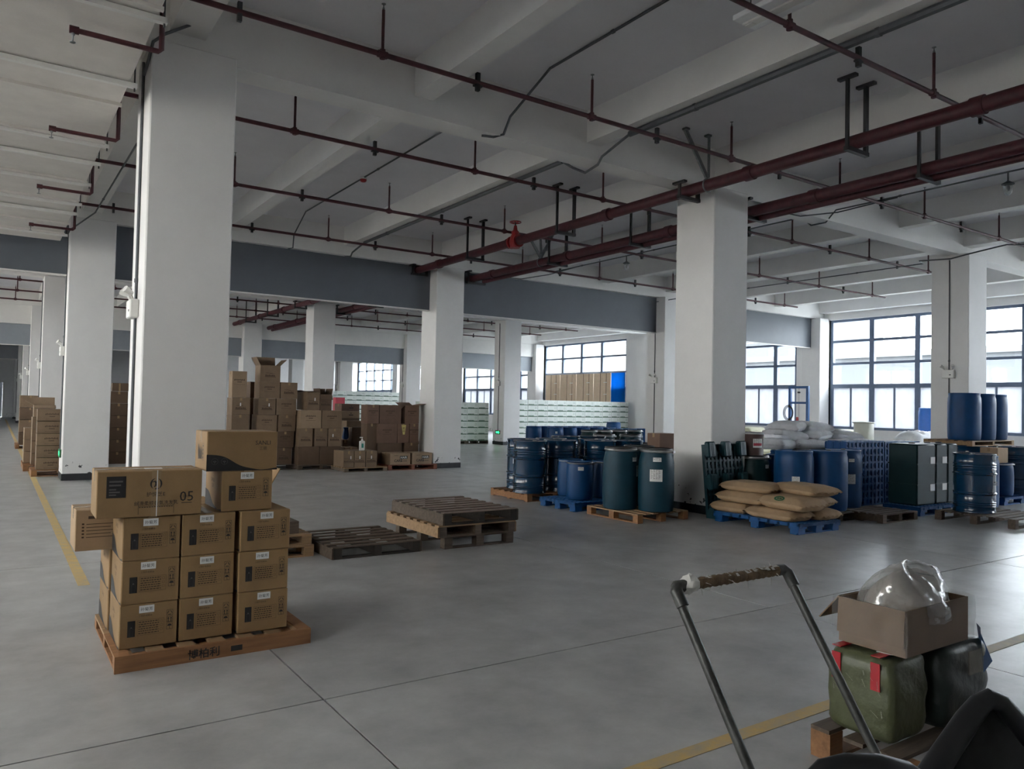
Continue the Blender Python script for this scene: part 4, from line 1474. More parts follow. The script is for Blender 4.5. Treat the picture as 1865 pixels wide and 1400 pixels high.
def drum(kind, label, x, y, z, grp, labels=(), turn=0.0):
    """labels: (angle from the -Y side towards +X in degrees, height, width, tall)"""
    r = empty('drum', (x, y, z))
    tag(r, label, 'drum', grp)
    for k, me in drum_meshes(kind).items():
        put(k, me, r, rz=turn)
    R = {'steel': .290, 'tight': .2875, 'tightb': .2875, 'small': .2175, 'brown': .184}.get(kind, .2625)
    for (a, z_, w, t) in labels:
        n = 6
        g = MB()
        for i in range(n):
            a0 = R_(a) + (i / n - .5) * w / R
            a1 = R_(a) + ((i + 1) / n - .5) * w / R
            g.quadpts((R * math.sin(a0), -R * math.cos(a0), z_), (R * math.sin(a1), -R * math.cos(a1), z_), (R * math.sin(a1), -R * math.cos(a1), z_ + t), (R * math.sin(a0), -R * math.cos(a0), z_ + t))
        lb = g.build('paper_label', PAPER, r)
        g = MB()
        R2 = R + .0015
        for q in range(max(2, int(t / .022))):
            zz = z_ + t - .012 - q * .02
            if zz < z_ + .005:
                break
            for i in range(4):
                a0 = R_(a) + ((i + .15) / 5 - .45) * w / R
                a1 = R_(a) + ((i + .15 + (.7 if (q + i) % 3 else .4)) / 5 - .45) * w / R
                g.quadpts((R2 * math.sin(a0), -R2 * math.cos(a0), zz), (R2 * math.sin(a1), -R2 * math.cos(a1), zz), (R2 * math.sin(a1), -R2 * math.cos(a1), zz + .006), (R2 * math.sin(a0), -R2 * math.cos(a0), zz + .006))
        g.build('label_print', GINK, lb)
    return r


GD = 'drums in front of the middle column'
wood_pallet('orange-edged pallet under the navy steel drums', 7.43, 10.42, 1.15, 1.14, .13, WOODO, 'pallets under the drums', 7, 'x')
drum('steel', 'glossy navy steel drum at the near corner of the orange pallet', RX(966, 10.66), 10.66, .132, GD)
drum('steel', 'navy steel drum with a paper label at the far aisle corner of the orange pallet', RX(953, 11.25), 11.25, .132, GD, [(-62, .45, .10, .12)])
drum('steel', 'glossy navy steel drum beside the small clamped drums', RX(1020, 10.72), 10.72, .132, GD)
drum('steel', 'glossy navy steel drum half hidden on the orange pallet', RX(1004, 11.32), 11.32, .132, GD)
plastic_pallet('blue plastic pallet under the small clamped drums', 7.90, 9.57, 0, PALB, 'blue plastic pallets', 1.02, .92, .14)
drum('small', 'small blue clamped drum with a white tag at the near end of the blue pallet', RX(1057, 9.46), 9.46, .142, GD, [(-35, .47, .09, .055)])
drum('small', 'small blue clamped drum half hidden by the big green drum', RX(1102, 9.50), 9.50, .142, GD, [(-30, .47, .09, .055)])
drum('small', 'small blue clamped drum at the back of the blue pallet', RX(1040, 9.93), 9.93, .142, GD)
wood_pallet('pale wooden pallet under the two big green drums', 7.45, 7.80, 1.0, 1.10, .13, WOODP, 'pallets under the drums', 7, 'y', blocks=True, m2=WOODO)
drum('open', 'big petrol green drum with a clamp ring, aisle side of the pale pallet', RX(1131, 8.42), 8.42, .132, GD, [(8, .70, .09, .06), (28, .48, .09, .16)])
drum('open', 'big petrol green drum with two white labels next to the middle column', RX(1196, 7.99), 7.99, .132, GD, [(-42, .72, .12, .06), (-45, .44, .18, .17)])
drum('open', 'big petrol green drum behind the two front ones', RX(1166, 8.62) + .02, 8.66, .132, GD)
# dark drums behind
wood_pallet('dark pallet behind the small clamped drums', 8.72, 10.0, 1.25, 1.2, .13, WOODD, 'pallets under the drums', 6, 'x')
for k, (x_, Y) in enumerate(((9.0, 10.42), (9.62, 10.38), (9.32, 10.98))):
    drum('steel', 'dark navy drum behind the small clamped drums, %s from the aisle' % ORD[k], x_, Y, .132, GD, [(-30, .55, .012, .28)] if k == 1 else [])
wood_pallet('dark pallet under the black-lidded drums', 9.25, 11.75, 2.62, 1.2, .13, WOODD, 'pallets under the drums', 6, 'x')
for k, (x_, Y) in enumerate(((9.54, 12.1), (10.15, 12.0), (10.95, 12.55), (11.58, 12.4))):
    drum('steel' if k < 2 else 'open', '%s drum in the row behind, %s from the aisle' % ('navy steel' if k < 2 else 'black-lidded green', ORD[k]), x_, Y, .132, GD)
drum('open', 'black-lidded green drum beside the middle column, far side', RX(1172, 11.4), 11.4, .0, GD)
drum('open', 'black-lidded green drum carrying the small brown carton', RX(1208, 9.35), 9.35, .10 if False else 0, GD)
drum('open', 'black-lidded green drum standing just behind the column edge', RX(1197, 10.2), 10.2, 0, GD)
a_, b_ = RX(1194, 9.3), RX(1224, 9.3)
carton('small reddish carton standing on a drum lid next to the middle column', a_, b_, 9.2, 9.5, .903, 1.19, CARDR, None)
# blue rows by the window-side columns
GW = 'blue drums before the green and white cartons'
for k in range(5):
    drum('tight', 'blue drum in the near row before the white and green cartons, %s from the aisle' % ORD[k], 15.64 + .585 * k, 20.4, 0, GW, [(-30, .70, .07, .07)] if k % 2 == 0 else [(-30, .35, .07, .09)])
for k in range(6):
    drum('tight', 'blue drum in the far row before the white and green cartons, %s from the aisle' % ORD[k], 15.62 + .585 * k, 21.6, 0, GW, [(10, .38, .10, .12)] if k == 0 else [])
for k, px in enumerate((1072, 1100, 1128, 1156)):
    drum('openk', 'black-lidded dark drum in front of the blue rows, %s from the aisle' % ORD[k], RX(px, 18.2), 18.2, 0, GW)
for k in range(3):
    drum('tight', 'bright-topped blue drum by the far window-side column, %s from the aisle' % ORD[k], 17.24 + .62 * k, 19.2, 0, GW)
r = empty('drum_lid', (RX(1117, 22.6), 22.6, 1.0))
drum('tight', 'blue drum standing on a pallet at the back of the drum rows', RX(1117, 22.6), 22.6, .132, GW)
wood_pallet('wooden pallet at the back of the drum rows', RX(1117, 22.6) - .5, 22.2, 1.0, .9, .13, WOODD, 'pallets under the drums', 6, 'x')
bpy.data.objects.remove(r)

# ---- right of the middle column
GR = 'drums right of the middle column'
wood_pallet('dark pallet under the big blue drums', 9.62, 6.62, 1.62, 1.15, .12, WOODD, 'pallets under the drums', 7, 'x')
drum('tight', 'big plain blue drum behind the paper sacks, column side', RX(1446, 7.12), 7.12, .122, GR, [(-48, .42, .11, .11)])
drum('tight', 'big plain blue drum behind the paper sacks, window side', RX(1508, 6.95), 6.95, .122, GR)
drum('tight', 'blue drum with two grey labels beside the standing plastic pallets', 11.17, 7.08, .122, GR, [(-30, .72, .09, .05), (-30, .38, .13, .15)])
drum('openk', 'dark clamped drum carrying the brown fibre drum', RX(1373, 7.95), 7.95, .0, GR, [(0, .70, .08, .06)])
drum('brown', 'brown fibre drum with a red and white label standing on a drum', RX(1369, 7.95), 7.95, .903, None, [(-20, .12, .16, .14)])
o = [q for q in C.objects if q.name.startswith('drum') and q.type == 'EMPTY'][-1]
g = MB()
for i in range(6):
    a0, a1 = R_(-20) + (i / 6 - .5) * .8, R_(-20) + ((i + 1) / 6 - .5) * .8
    g.quadpts((.1865 * math.sin(a0), -.1865 * math.cos(a0), .15), (.1865 * math.sin(a1), -.1865 * math.cos(a1), .15), (.1865 * math.sin(a1), -.1865 * math.cos(a1), .19), (.1865 * math.sin(a0), -.1865 * math.cos(a0), .19))
g.build('red_band', PINKR, o)
drum('tight', 'blue drum squeezed between the brown drum and the big plain ones', 10.66, 7.82, .0, GR, [(-10, .74, .05, .05)])
for k, (px, Y) in enumerate(((1432, 8.6), (1477, 8.55), (1520, 8.5), (1562, 8.45), (1445, 9.25), (1487, 9.2), (1529, 9.15))):
    drum('tight', 'blue drum carrying the white sacks, %s of its group' % ORD[k], RX(px, Y), Y, .0, GR)
o = MB().cbox(-1.52, 1.5, -.62, .66, 0, .025, .004).build('slip_board', LAMPW, None, (13.35, 8.88, .906))
tag(o, 'thin white board lying across the drums under the white sacks', 'board')


# ================================================================== SACKS
def sack_mesh(w, d, t, m, seed, nx=26, ny=16, name='sack'):
    rr = random.Random(seed)
    ph = [rr.uniform(0, 6.28) for _ in range(8)]
    v, f = [], []
    for s in (1, -1):
        for j in range(ny + 1):
            for i in range(nx + 1):
                u, q = 2 * i / nx - 1, 2 * j / ny - 1
                prof = (max(0, 1 - abs(u) ** 4.5) ** .42) * (max(0, 1 - abs(q) ** 4.0) ** .42)
                wr = .055 * math.sin(u * 9 + ph[0] + 2 * q) * math.sin(q * 5 + ph[1]) + .06 * abs(u) ** 2 * math.sin(q * 22 + ph[2]) + .03 * math.sin(u * 21 + ph[3]) * math.cos(q * 11 + ph[4])
                zz = t / 2 * (1 + s * prof * (1 + wr * (1 if s > 0 else .4)))
                if s < 0:
                    zz = max(t / 2 * (1 - prof * 1.25), 0.0)
                pin = 1 - .07 * (1 - abs(u) ** 2 * 0) * 0 + .05 * (u * u) * (1 if abs(q) > .5 else .6)
                x = u * w / 2 * (1 + .02 * math.sin(q * 7 + ph[5]))
                y = q * d / 2 * (.97 + .06 * u * u) * (1 + .015 * math.sin(u * 8 + ph[6]))
                v.append((x, y, zz))
    n = (nx + 1) * (ny + 1)
    for s in (0, 1):
        for j in range(ny):
            for i in range(nx):
                a = s * n + j * (nx + 1) + i
                q = (a, a + 1, a + nx + 2, a + nx + 1)
                f.append(q if s == 0 else q[::-1])
    ring = [i for i in range(nx + 1)] + [j * (nx + 1) + nx for j in range(1, ny + 1)] + [ny * (nx + 1) + i for i in range(nx - 1, -1, -1)] + [j * (nx + 1) for j in range(ny - 1, 0, -1)]
    for a, b in zip(ring, ring[1:] + ring[:1]):
        f.append((b, a, n + a, n + b))
    g = MB()
    g.v, g.f = v, f
    me = g.mesh(name, m, False)
    me.polygons.foreach_set('use_smooth', [True] * len(me.polygons))
    return me


def sack(label, x, y, z, w, d, t, m, grp, seed, rz=0.0, mark=None, tilt=(0, 0)):
    o = put('sack', sack_mesh(w, d, t, m, seed), None, (x, y, z))
    o.rotation_euler = (tilt[0], tilt[1], rz)
    tag(o, label, 'sack', grp)
    for s in (-1, 1):
        e = MB()
        n = 14
        for k in range(n):
            y0_, y1_ = -d * .5 + d * k / n, -d * .5 + d * (k + 1) / n
            a, b = .004 * math.sin(k * 2.1 + seed), .004 * math.sin((k + 1) * 2.1 + seed)
            e.quadpts((s * w * .487, y0_, t * .5 + a), (s * w * .487, y1_, t * .5 + b), (s * (w * .487 + .035), y1_, t * .5 + b * 3 - .012), (s * (w * .487 + .035), y0_, t * .5 + a * 3 - .012))
        e.build('sewn_seam', m, o)
    if mark == 'label':
        MB().box(-.05, .05, -d * .5 - .004, -d * .5 - .002, t * .38, t * .66).build('paper_tag', PAPER, o, (-.05, .012, 0))
    if mark == 'oval':
        g = MB()
        for a0 in range(24):
            a, b = R_(a0 * 15), R_(a0 * 15 + 15)
            g.quadpts((.085 * math.cos(a), .055 * math.sin(a), 0), (.085 * math.cos(b), .055 * math.sin(b), 0), (.06 * math.cos(b), .036 * math.sin(b), 0), (.06 * math.cos(a), .036 * math.sin(a), 0))
        g.box(-.045, .045, -.012, .012, -.0005, .0005)
        put('oval_print', g.mesh('oval_print', GREENINK), o, M=Matrix.Translation((-w * .12, -d * .44, t * .80)) @ Matrix.Rotation(R_(52), 4, 'X'))
        g = MB()
        for k in range(5):
            g.box(.0 + k * .05, .035 + k * .05, 0, .03, -.0005, .0005)
        put('stencil_print', g.mesh('stencil_print', INKB), o, M=Matrix.Translation((w * .02, -d * .38, t * .93)) @ Matrix.Rotation(R_(25), 4, 'X'))
    return o


GS = 'brown paper sacks on the blue pallet'
plastic_pallet('blue plastic pallet under the brown paper sacks', 9.16, 6.83, 0, PALB, 'blue plastic pallets', .92, 1.42, .145)
Z1 = .145
t_ = .16
# sacks lie with their length along Y on the aisle side, stacked three high
sack('brown paper sack, far end of the bottom layer', 8.95, 7.33, Z1, .60, .48, .15, SACKP, GS, 1, R_(93), None)
sack('brown paper sack with a torn tag, near aisle side of the bottom layer', 8.93, 6.60, Z1, .80, .50, .15, SACKP, GS, 2, R_(88), 'label')
sack('brown paper sack with a creased end, window side of the bottom layer', 9.42, 6.48, Z1, .74, .46, .15, SACKP, GS, 3, R_(91), None)
sack('brown paper sack at the hidden back of the bottom layer', 9.43, 7.22, Z1, .66, .46, .15, SACKP, GS, 4, R_(90), None)
sack('brown paper sack, far end of the second layer', 9.0, 7.16, Z1 + .145, .82, .48, .165, SACKP, GS, 5, R_(93), 'label')
sack('brown paper sack with a green oval mark at the near corner of the second layer', 8.98, 6.42, Z1 + .145, .74, .52, .185, SACKP, GS, 6, R_(86), None)
sack('brown paper sack bulging at the window side of the second layer', 9.47, 6.62, Z1 + .145, .80, .44, .16, SACKP, GS, 7, R_(96), None)
sack('brown paper sack at the hidden back of the second layer', 9.46, 7.36, Z1 + .145, .60, .44, .16, SACKP, GS, 17, R_(90), None)
sack('brown paper sack on top, column side', 9.08, 7.14, Z1 + .30, .80, .50, .15, SACKP, GS, 8, R_(99), None)
sack('brown paper sack on top, window side', 9.36, 6.50, Z1 + .318, .80, .52, .15, SACKP, GS, 9, R_(80), None)
# green oval print on the aisle face of the near corner sack
o = [q for q in C.objects if q.get('label', '').startswith('brown paper sack with a green oval')][0]
g = MB()
for a0 in range(24):
    a, b = R_(a0 * 15), R_(a0 * 15 + 15)
    g.poly([(.085 * math.cos(a), .045 * math.sin(a)), (.085 * math.cos(b), .045 * math.sin(b)), (.055 * math.cos(b), .026 * math.sin(b)), (.055 * math.cos(a), .026 * math.sin(a))])
g.rect(-.04, -.004, -.012, .012).rect(.004, .04, -.012, .012)
M = Matrix.Translation((.02, .236, .150)) @ Matrix.Rotation(R_(180), 4, 'Z') @ Matrix.Rotation(R_(-50), 4, 'X')
put('oval_print', g.mesh('oval_print', GREENINK), o, M=M)

GWS = 'white sacks on the drum tops'
zb = .931
lvz = [0, .15, .30]
for k, (px, Y, lv, w, rz, tl) in enumerate(((1412, 8.62, 0, .66, 14, 0), (1462, 8.52, 0, .70, -12, 3), (1512, 8.45, 0, .66, 9, -3), (1556, 8.42, 0, .6, -8, 4), (1428, 8.66, 1, .62, -16, 5), (1476, 8.6, 1, .68, 12, -4), (1526, 8.55, 1, .74, -6, 6), (1432, 8.74, 2, .56, 18, -7), (1474, 8.7, 2, .66, -10, 5))):
    sack('plump white sack on the drum tops, %s from the column in the %s layer' % (ORD[[0, 1, 2, 3, 0, 1, 2, 0, 1][k]], ORD[lv]), RX(px, Y), Y, zb + lvz[lv], w, .60, .19, SACKW, GWS, 20 + k, R_(rz), None, (0, R_(tl)))

# ================================================================== LEANING AND STANDING PLASTIC PALLETS
# green one leaning back against the middle column
M = Matrix.Translation(((RX(1290, 7.6) + RX(1376, 7.6)) / 2 + .12, 7.66, .0)) @ Matrix.Rotation(R_(4), 4, 'Z') @ Matrix.Rotation(R_(180), 4, 'Z') @ Matrix.Rotation(R_(96), 4, 'X') @ Matrix.Translation((0, .54, .0))
plastic_pallet('dark green plastic pallet leaning on edge against the middle column', 0, 0, 0, PALG, 'standing plastic pallets', .94, 1.12, .14, M=M, skids=False)
lp = [q for q in C.objects if q.name.startswith('plastic_pallet')][-1]
MB().box(-.47, .47, -.56, .56, .12, .126).build('web_sheet', PALG, lp)
GK = 'standing plastic pallets'


def upright(label, xc, y, w, ht, m, z=0.0, th=.13):
    M = Matrix.Translation((xc, y + th, z)) @ Matrix.Rotation(R_(90), 4, 'X') @ Matrix.Translation((0, ht / 2, 0))
    q = plastic_pallet(label, 0, 0, 0, m, GK, w, ht, th, M=M)
    MB().box(-w / 2, w / 2, -ht / 2, ht / 2, th - .030, th - .022).build('web_sheet', m, q)
    return q


wood_pallet('low dark pallet lying empty before the standing blue pallets', 10.76, 6.17, .95, .75, .13, WOODD, GPAL, 6, 'x', blocks=False)
for k in range(3):
    upright('blue plastic pallet standing on edge in the column-side row, %s from the front' % ORD[k], (RX(1541, 7.5) + RX(1610, 7.5)) / 2, 7.5 + k * .135, RX(1610, 7.5) - RX(1541, 7.5), 1.12, PALB)
for k in range(3):
    upright('blue plastic pallet standing on edge in the window-side row, %s from the front' % ORD[k], (RX(1612, 7.5) + RX(1675, 7.5)) / 2, 7.5 + k * .135, RX(1675, 7.5) - RX(1612, 7.5), 1.10, PALB)
plastic_pallet('blue plastic pallet under the tall dark green drums', 12.62, 6.62, 0, PALB, 'blue plastic pallets', 1.1, .62, .14)
for k, (pa, pb) in enumerate(((1673, 1706.5), (1707.5, 1728), (1729, 1747))):
    a, b = RX(pa, 6.42), RX(pb, 6.42)
    r = empty('square_drum', ((a + b) / 2, 6.42 + .26, .142))
    tag(r, 'tall dark green square-sided drum with paper labels, %s from the column' % ORD[k], 'drum', 'tall dark green drums')
    w = (b - a) / 2 - .004
    MB().cbox(-w, w, -.24, .24, 0, .98, .022).build('body', PLASDG, r, smooth=True)
    for z_ in (.33, .66):
        MB().box(-w - .003, w + .003, -.243, .243, z_ - .01, z_ + .01).build('rib', PLASDG, r)
    MB().lathe([(.05, .98), (.05, .995), (.03, 1.0)], 14).build('cap', BLKPL, r, smooth=True)
    MB().box(w - .018, w - .006, -.2445, -.240, .05, .93).build('edge_strip', FILMT, r)
    for z_, dx in ((.66, .0), (.22, .0)):
        q = min(.07, w * .45)
        lb = MB().box(w - 2 * q - .025, w - .025, -.2465, -.2435, z_, z_ + .11).build('paper_label', PAPER, r)

# ================================================================== RIGHT EDGE
wood_pallet('dark slatted pallet lying under the navy drum at the right', 12.02, 4.95, 1.25, 1.12, .14, WOODD, GPAL, 8, 'x', blocks=True)
o = drum('steel', 'glossy navy steel drum standing on the dark pallet at the right', RX(1775, 5.68), 5.68, .142, None)
put('stencil_print', MB().rect(-.05, .05, .02, .03).rect(-.06, .06, 0, .008).rect(-.07, .07, -.02, -.012).mesh('stencil_print', GINK), o, M=Matrix.Rotation(R_(12), 4, 'Z') @ Matrix.Translation((0, -.292, .44)))
drum('tight', 'blue drum standing behind the navy one at the right', RX(1786, 6.55), 6.55, .0, GR)
plastic_pallet('bright blue plastic pallet at the right edge', 15.75, 6.95, 0, PALB, 'blue plastic pallets', 1.5, 1.2, .14)
o = drum('small', 'slim bright blue drum carrying a carton at the right edge', RX(1822, 6.62), 6.62, .142, GR)
for ch in o.children:
    if ch.name.startswith('body'):
        pass
carton('brown carton standing on the slim blue drum', RX(1817, 6.5), RX(1836, 6.5), 6.5, 6.8, .745, 1.02, CARDL, None)
drum('steel', 'navy steel drum on the bright blue pallet at the right edge', RX(1850, 6.65), 6.65, .142, GR)
drum('steel', 'navy steel drum hidden at the back of the bright blue pallet, column side', 15.5, 7.17, .142, GR)
drum('steel', 'navy steel drum hidden at the back of the bright blue pallet, near the edge', 16.1, 7.26, .142, GR)
drum('steel', 'navy steel drum at the back of the bright blue pallet', RX(1815, 7.25), 7.25, .142, GR) if False else None
wood_pallet('pallet bridging the drum tops at the right edge', 15.1, 6.95, 1.7, .9, .10, WOODP, 'pallets under the drums', 6, 'x', z=1.024)
for k, (x_, y_) in enumerate(((15.43, 7.25), (16.03, 7.25), (15.5, 7.62), (16.63, 7.3))):
    if k == 2:
        continue
    drum('tight', 'blue drum on the upper level at the right edge, %s from the column' % ORD[min(k, 2)], x_, y_, 1.126, GR)

# ================================================================== BY THE WINDOWS
GCS = 'cream sacks by the windows'
wood_pallet('pallet of cream sacks before the far window, column side', RX(1375, 14.6) - .7, 14.3, 1.3, 1.0, .13, WOODD, 'pallets by the windows', 6, 'x')
for k in range(5):
    sack('cream sack before the far window, column side, %s layer' % ORD[k], RX(1375, 14.6) - .05 + .04 * (k % 2), 14.75, .131 + k * .195, 1.1, .75, .205, SACKC, GCS, 50 + k, R_(5 * (k % 3)))
wood_pallet('pallet of cream sacks under the big window', RX(1530, 12.9) - .8, 12.5, 1.6, 1.0, .13, WOODD, 'pallets by the windows', 6, 'x')
for k in range(5):
    sack('cream sack under the big window, %s layer' % ORD[k], RX(1530, 12.9) + .05 * (k % 2) - .05, 12.95, .131 + k * .195, 1.3, .8, .205, SACKC, GCS, 60 + k, R_(4 * (k % 3)))
carton('white carton under the small cream sack by the lifting frame', RX(1482, 14.3) - .4, RX(1482, 14.3) + .4, 14.0, 14.6, 0, .98, GREENBOX, None)
sack('small cream sack beside the lifting frame', RX(1482, 14.3), 14.3, .98, .8, .6, .22, SACKC, GCS, 70)
# cream keg
r = empty('keg', (RX(1573, 11.0), 11.0, .75))
tag(r, 'tall cream plastic keg with a loose lid by the window', 'keg')
MB().lathe([(.22, 0), (.235, .02), (.235, .58), (.22, .60)], 24).build('body', CREAMP, r, smooth=True)
MB().lathe([(.245, .59), (.27, .60), (.26, .62), (.05, .64)], 24).build('lid', CREAMP, r, smooth=True)
drum('tight', 'blue drum under the cream keg', RX(1573, 11.0), 11.0, 0, GR) if False else None
o, hw, hd, ht = carton('white carton under the cream keg', RX(1573, 11.0) - .4, RX(1573, 11.0) + .4, 10.7, 11.3, 0, .75, GREENBOX, None)
# bright blue barrels behind the window-side column
for k, (px, z_) in enumerate(((1690, .72), (1702, .60))):
    Y = 11.6
    wood_pallet('pallet stack under the bright blue barrels, %s' % ORD[k], RX(px, Y) - .33, Y - .33 + k * .7, .66, .66, .14, WOODP, 'pallets by the windows', 5, 'x') if k == 0 else None
o = MB().cbox(-.5, .55, -.4, .4, 0, .74, .01).build('crate', WOODP, None, (RX(1696, 11.6), 11.6, .142))
tag(o, 'pale crate under the bright blue barrel', 'crate')
drum('tightb', 'bright blue barrel behind the window-side column', RX(1692, 11.6), 11.6, .884, GR)
# blue lifting frame with coiled cable and a beige pump
r = empty('lifting_frame', (22.5, 15.88, 0))
tag(r, 'blue steel lifting frame with a pulley and coiled cable by the window', 'hoist')
for s in (-1, 1):
    MB().box(-.04, .04, s * .34 - .045, s * .34 + .045, 0, 2.46).build('post', BLUEFR, r)
    MB().box(-.4, .4, s * .34 - .04, s * .34 + .04, 0, .08).build('foot', BLUEFR, r)
MB().box(-.05, .05, -.36, .36, 2.38, 2.46).build('top_beam', BLUEFR, r)
MB().box(-.05, .05, -.32, .32, 1.86, 1.93).build('cross_beam', BLUEFR, r)
MB().tube([(0, 0, 2.38), (0, 0, .9)], .006, 6).build('cable', BLKM, r)
MB().lathe([(.03, -.03), (.05, -.02), (.05, .02), (.03, .03)], 14).build('pulley', BLKM, r, (0, 0, 2.25))
g = MB()
for q in range(4):
    g.tube([(-.08 - q * .01, .34 + (.14 + .02 * q) * math.cos(a * math.pi / 10), 1.55 + (.2 + .02 * q) * math.sin(a * math.pi / 10)) for a in range(21)], .009, 6, False)
g.build('cable_coil', BLKM, r, smooth=True)
MB().cbox(-.2, .2, -.16, .16, .06, 1.28, .02).build('pump_body', BEIGEP, r)
MB().lathe([(.04, 1.28), (.04, 1.40), (.02, 1.42)], 12, 0, .06).build('red_cap', REDV, r)
# low white car-shaped heap of sheeting
r = empty('sheeting', (RX(1672, 10.6), 10.6, 0))
tag(r, 'white plastic sheeting heaped by the window-side column', 'sheeting')
o = put('heap', sack_mesh(1.35, .9, 1.15, SACKW, 91, 26, 16, 'heap'), r)
# pink cabinet in the back
r = empty('fire_cabinet', (RX(615.5, 24.0), 24.0, 0))
tag(r, 'faded red fire hose cabinet beyond the carton stacks', 'cabinet')
MB().cbox(-.16, .16, -.12, .12, .0, 1.75, .01).build('body', PINKR, r)
MB().box(-.13, .13, -.128, -.12, .9, 1.68).build('door', PINKR, r)

# ================================================================== FOREGROUND
# hand cart: bent tube handle with a taped grip, deck below the frame edge
r = empty('hand_cart', (2.41, 1.46, 0))
tag(r, 'hand cart with a dark bent-tube handle and taped grip', 'cart')
hz, hy = .955, .53
x1, x2 = -.322, .328
ux = [(x1, .10, .24), (x1, hy - .02, hz - .03)]
MB().tube([(x1, .03, .20), (x1, hy - .012, hz - .018)], .0175, 14).build('upright_tube', TUBEM, r, smooth=True)
MB().tube([(x2, .03, .20), (x2, hy - .012, hz - .018)], .0175, 14).build('upright_tube', TUBEM, r, smooth=True)
MB().tube([(x1, hy, hz), (x2, hy, hz)], .016, 14).build('cross_tube', TUBEM, r, smooth=True)
for x in (x1, x2):
    s = 1 if x < 0 else -1
    MB().tube([(x, hy - .045, hz - .06), (x, hy - .012, hz - .012), (x + s * .015, hy, hz), (x + s * .055, hy, hz)], .0235, 14).build('elbow', TUBEM, r, smooth=True)
n = 40
gp = MB()
pts = [(x1 + .115 + (x2 - x1 - .165) * k / n, hy, hz) for k in range(n + 1)]
gp.tube(pts, [.0205 + .0022 * math.sin(k * 2.4) + .0012 * math.sin(k * 5.1) for k in range(n + 1)], 14)
g_ = gp.build('taped_grip', GRIP, r, smooth=True)
fr = MB()
rr = random.Random(5)
for k in range(26):
    x = x1 + .13 + rr.random() * .45
    a = rr.uniform(0, 6.28)
    L = rr.uniform(.01, .03)
    c_, s_ = math.cos(a), math.sin(a)
    fr.quadpts((x, hy + .021 * c_, hz + .021 * s_), (x + .008, hy + .021 * c_, hz + .021 * s_), (x + .004, hy + (.021 + L) * c_, hz + (.021 + L) * s_ - .008), (x + .002, hy + (.021 + L) * c_, hz + (.021 + L) * s_ - .008))
fr.build('frayed_ends', TAPEW, g_)
wt = MB()
for k in range(30):
    xx = x1 + .14 + k * .0155
    a = R_(rr.uniform(40, 140))
    wd = rr.uniform(.15, .5)
    wt.quadpts((xx, hy + .0228 * math.cos(a - wd), hz + .0228 * math.sin(a - wd)), (xx + rr.uniform(.006, .02), hy + .0228 * math.cos(a - wd), hz + .0228 * math.sin(a - wd)), (xx + rr.uniform(.006, .02), hy + .0228 * math.cos(a + wd), hz + .0235 * math.sin(a + wd)), (xx, hy + .0228 * math.cos(a + wd), hz + .0235 * math.sin(a + wd)))
wt.build('peeling_tape', TAPEW, g_)
kn = MB().lathe([(.012, -.03), (.035, -.022), (.042, 0), (.034, .02), (.014, .034)], 12)
kn.v = [(x + rr.uniform(-.008, .008), y + rr.uniform(-.008, .008), z + rr.uniform(-.008, .008)) for x, y, z in kn.v]
kn.build('tape_knot', TAPEW, r, (x1 + .075, hy, hz + .002), smooth=True)
MB().cbox(-.36, .36, -.42, .06, .17, .215, .008).build('deck', BLKPL, r)
for sx in (-1, 1):
    for yy in (-.34, -.06):
        w_ = MB().tube([(-.02, 0, 0), (.02, 0, 0)], .06, 18).build('wheel', BLKPL, r, (sx * .28, yy, .06), smooth=True)
        MB().box(-.03, .03, -.03, .03, .06, .115).build('fork', GALV, w_)

# pallet with the two green bundles
wood_pallet('orange-ended pallet under the green wrapped bundles', 3.235, 1.28, 1.05, .92, .14, WOODG, GPAL, 6, 'x', blocks=True, m2=WOODO)


def bundle(label, x0, x1, y0, y1, z0, z1, m, seed):
    w, d, ht = x1 - x0, y1 - y0, z1 - z0
    rr = random.Random(seed)
    n = 10
    ph = [rr.uniform(0, 6.28) for _ in range(6)]
    bm = bmesh.new()
    bmesh.ops.create_cube(bm, size=1)
    bmesh.ops.subdivide_edges(bm, edges=bm.edges[:], cuts=n, use_grid_fill=True)
    for v in bm.verts:
        x, y, z = v.co * 2
        k = 1 / max((abs(x) ** 9 + abs(y) ** 9 + abs(z) ** 9) ** (1 / 9), 1e-6)
        k = min(k, 1.0)
        bul = 1 + .05 * (1 - z * z) * (1 if max(abs(x), abs(y)) > .9 else 0) + .018 * math.sin(z * 8 + x * 5 + ph[0]) + .014 * math.sin(y * 9 + z * 6 + ph[1])
        v.co = Vector((x * k * w / 2 * bul, y * k * d / 2 * bul, (z * k * .5 + .5) * ht))
    me = bpy.data.meshes.new('bundle')
    bm.to_mesh(me)
    bm.free()
    me.polygons.foreach_set('use_smooth', [True] * len(me.polygons))
    me.materials.append(m)
    o = put('bundle', me, None, ((x0 + x1) / 2, (y0 + y1) / 2, z0))
    tag(o, label, 'bundle', 'green wrapped bundles')
    return o, w / 2, d / 2, ht


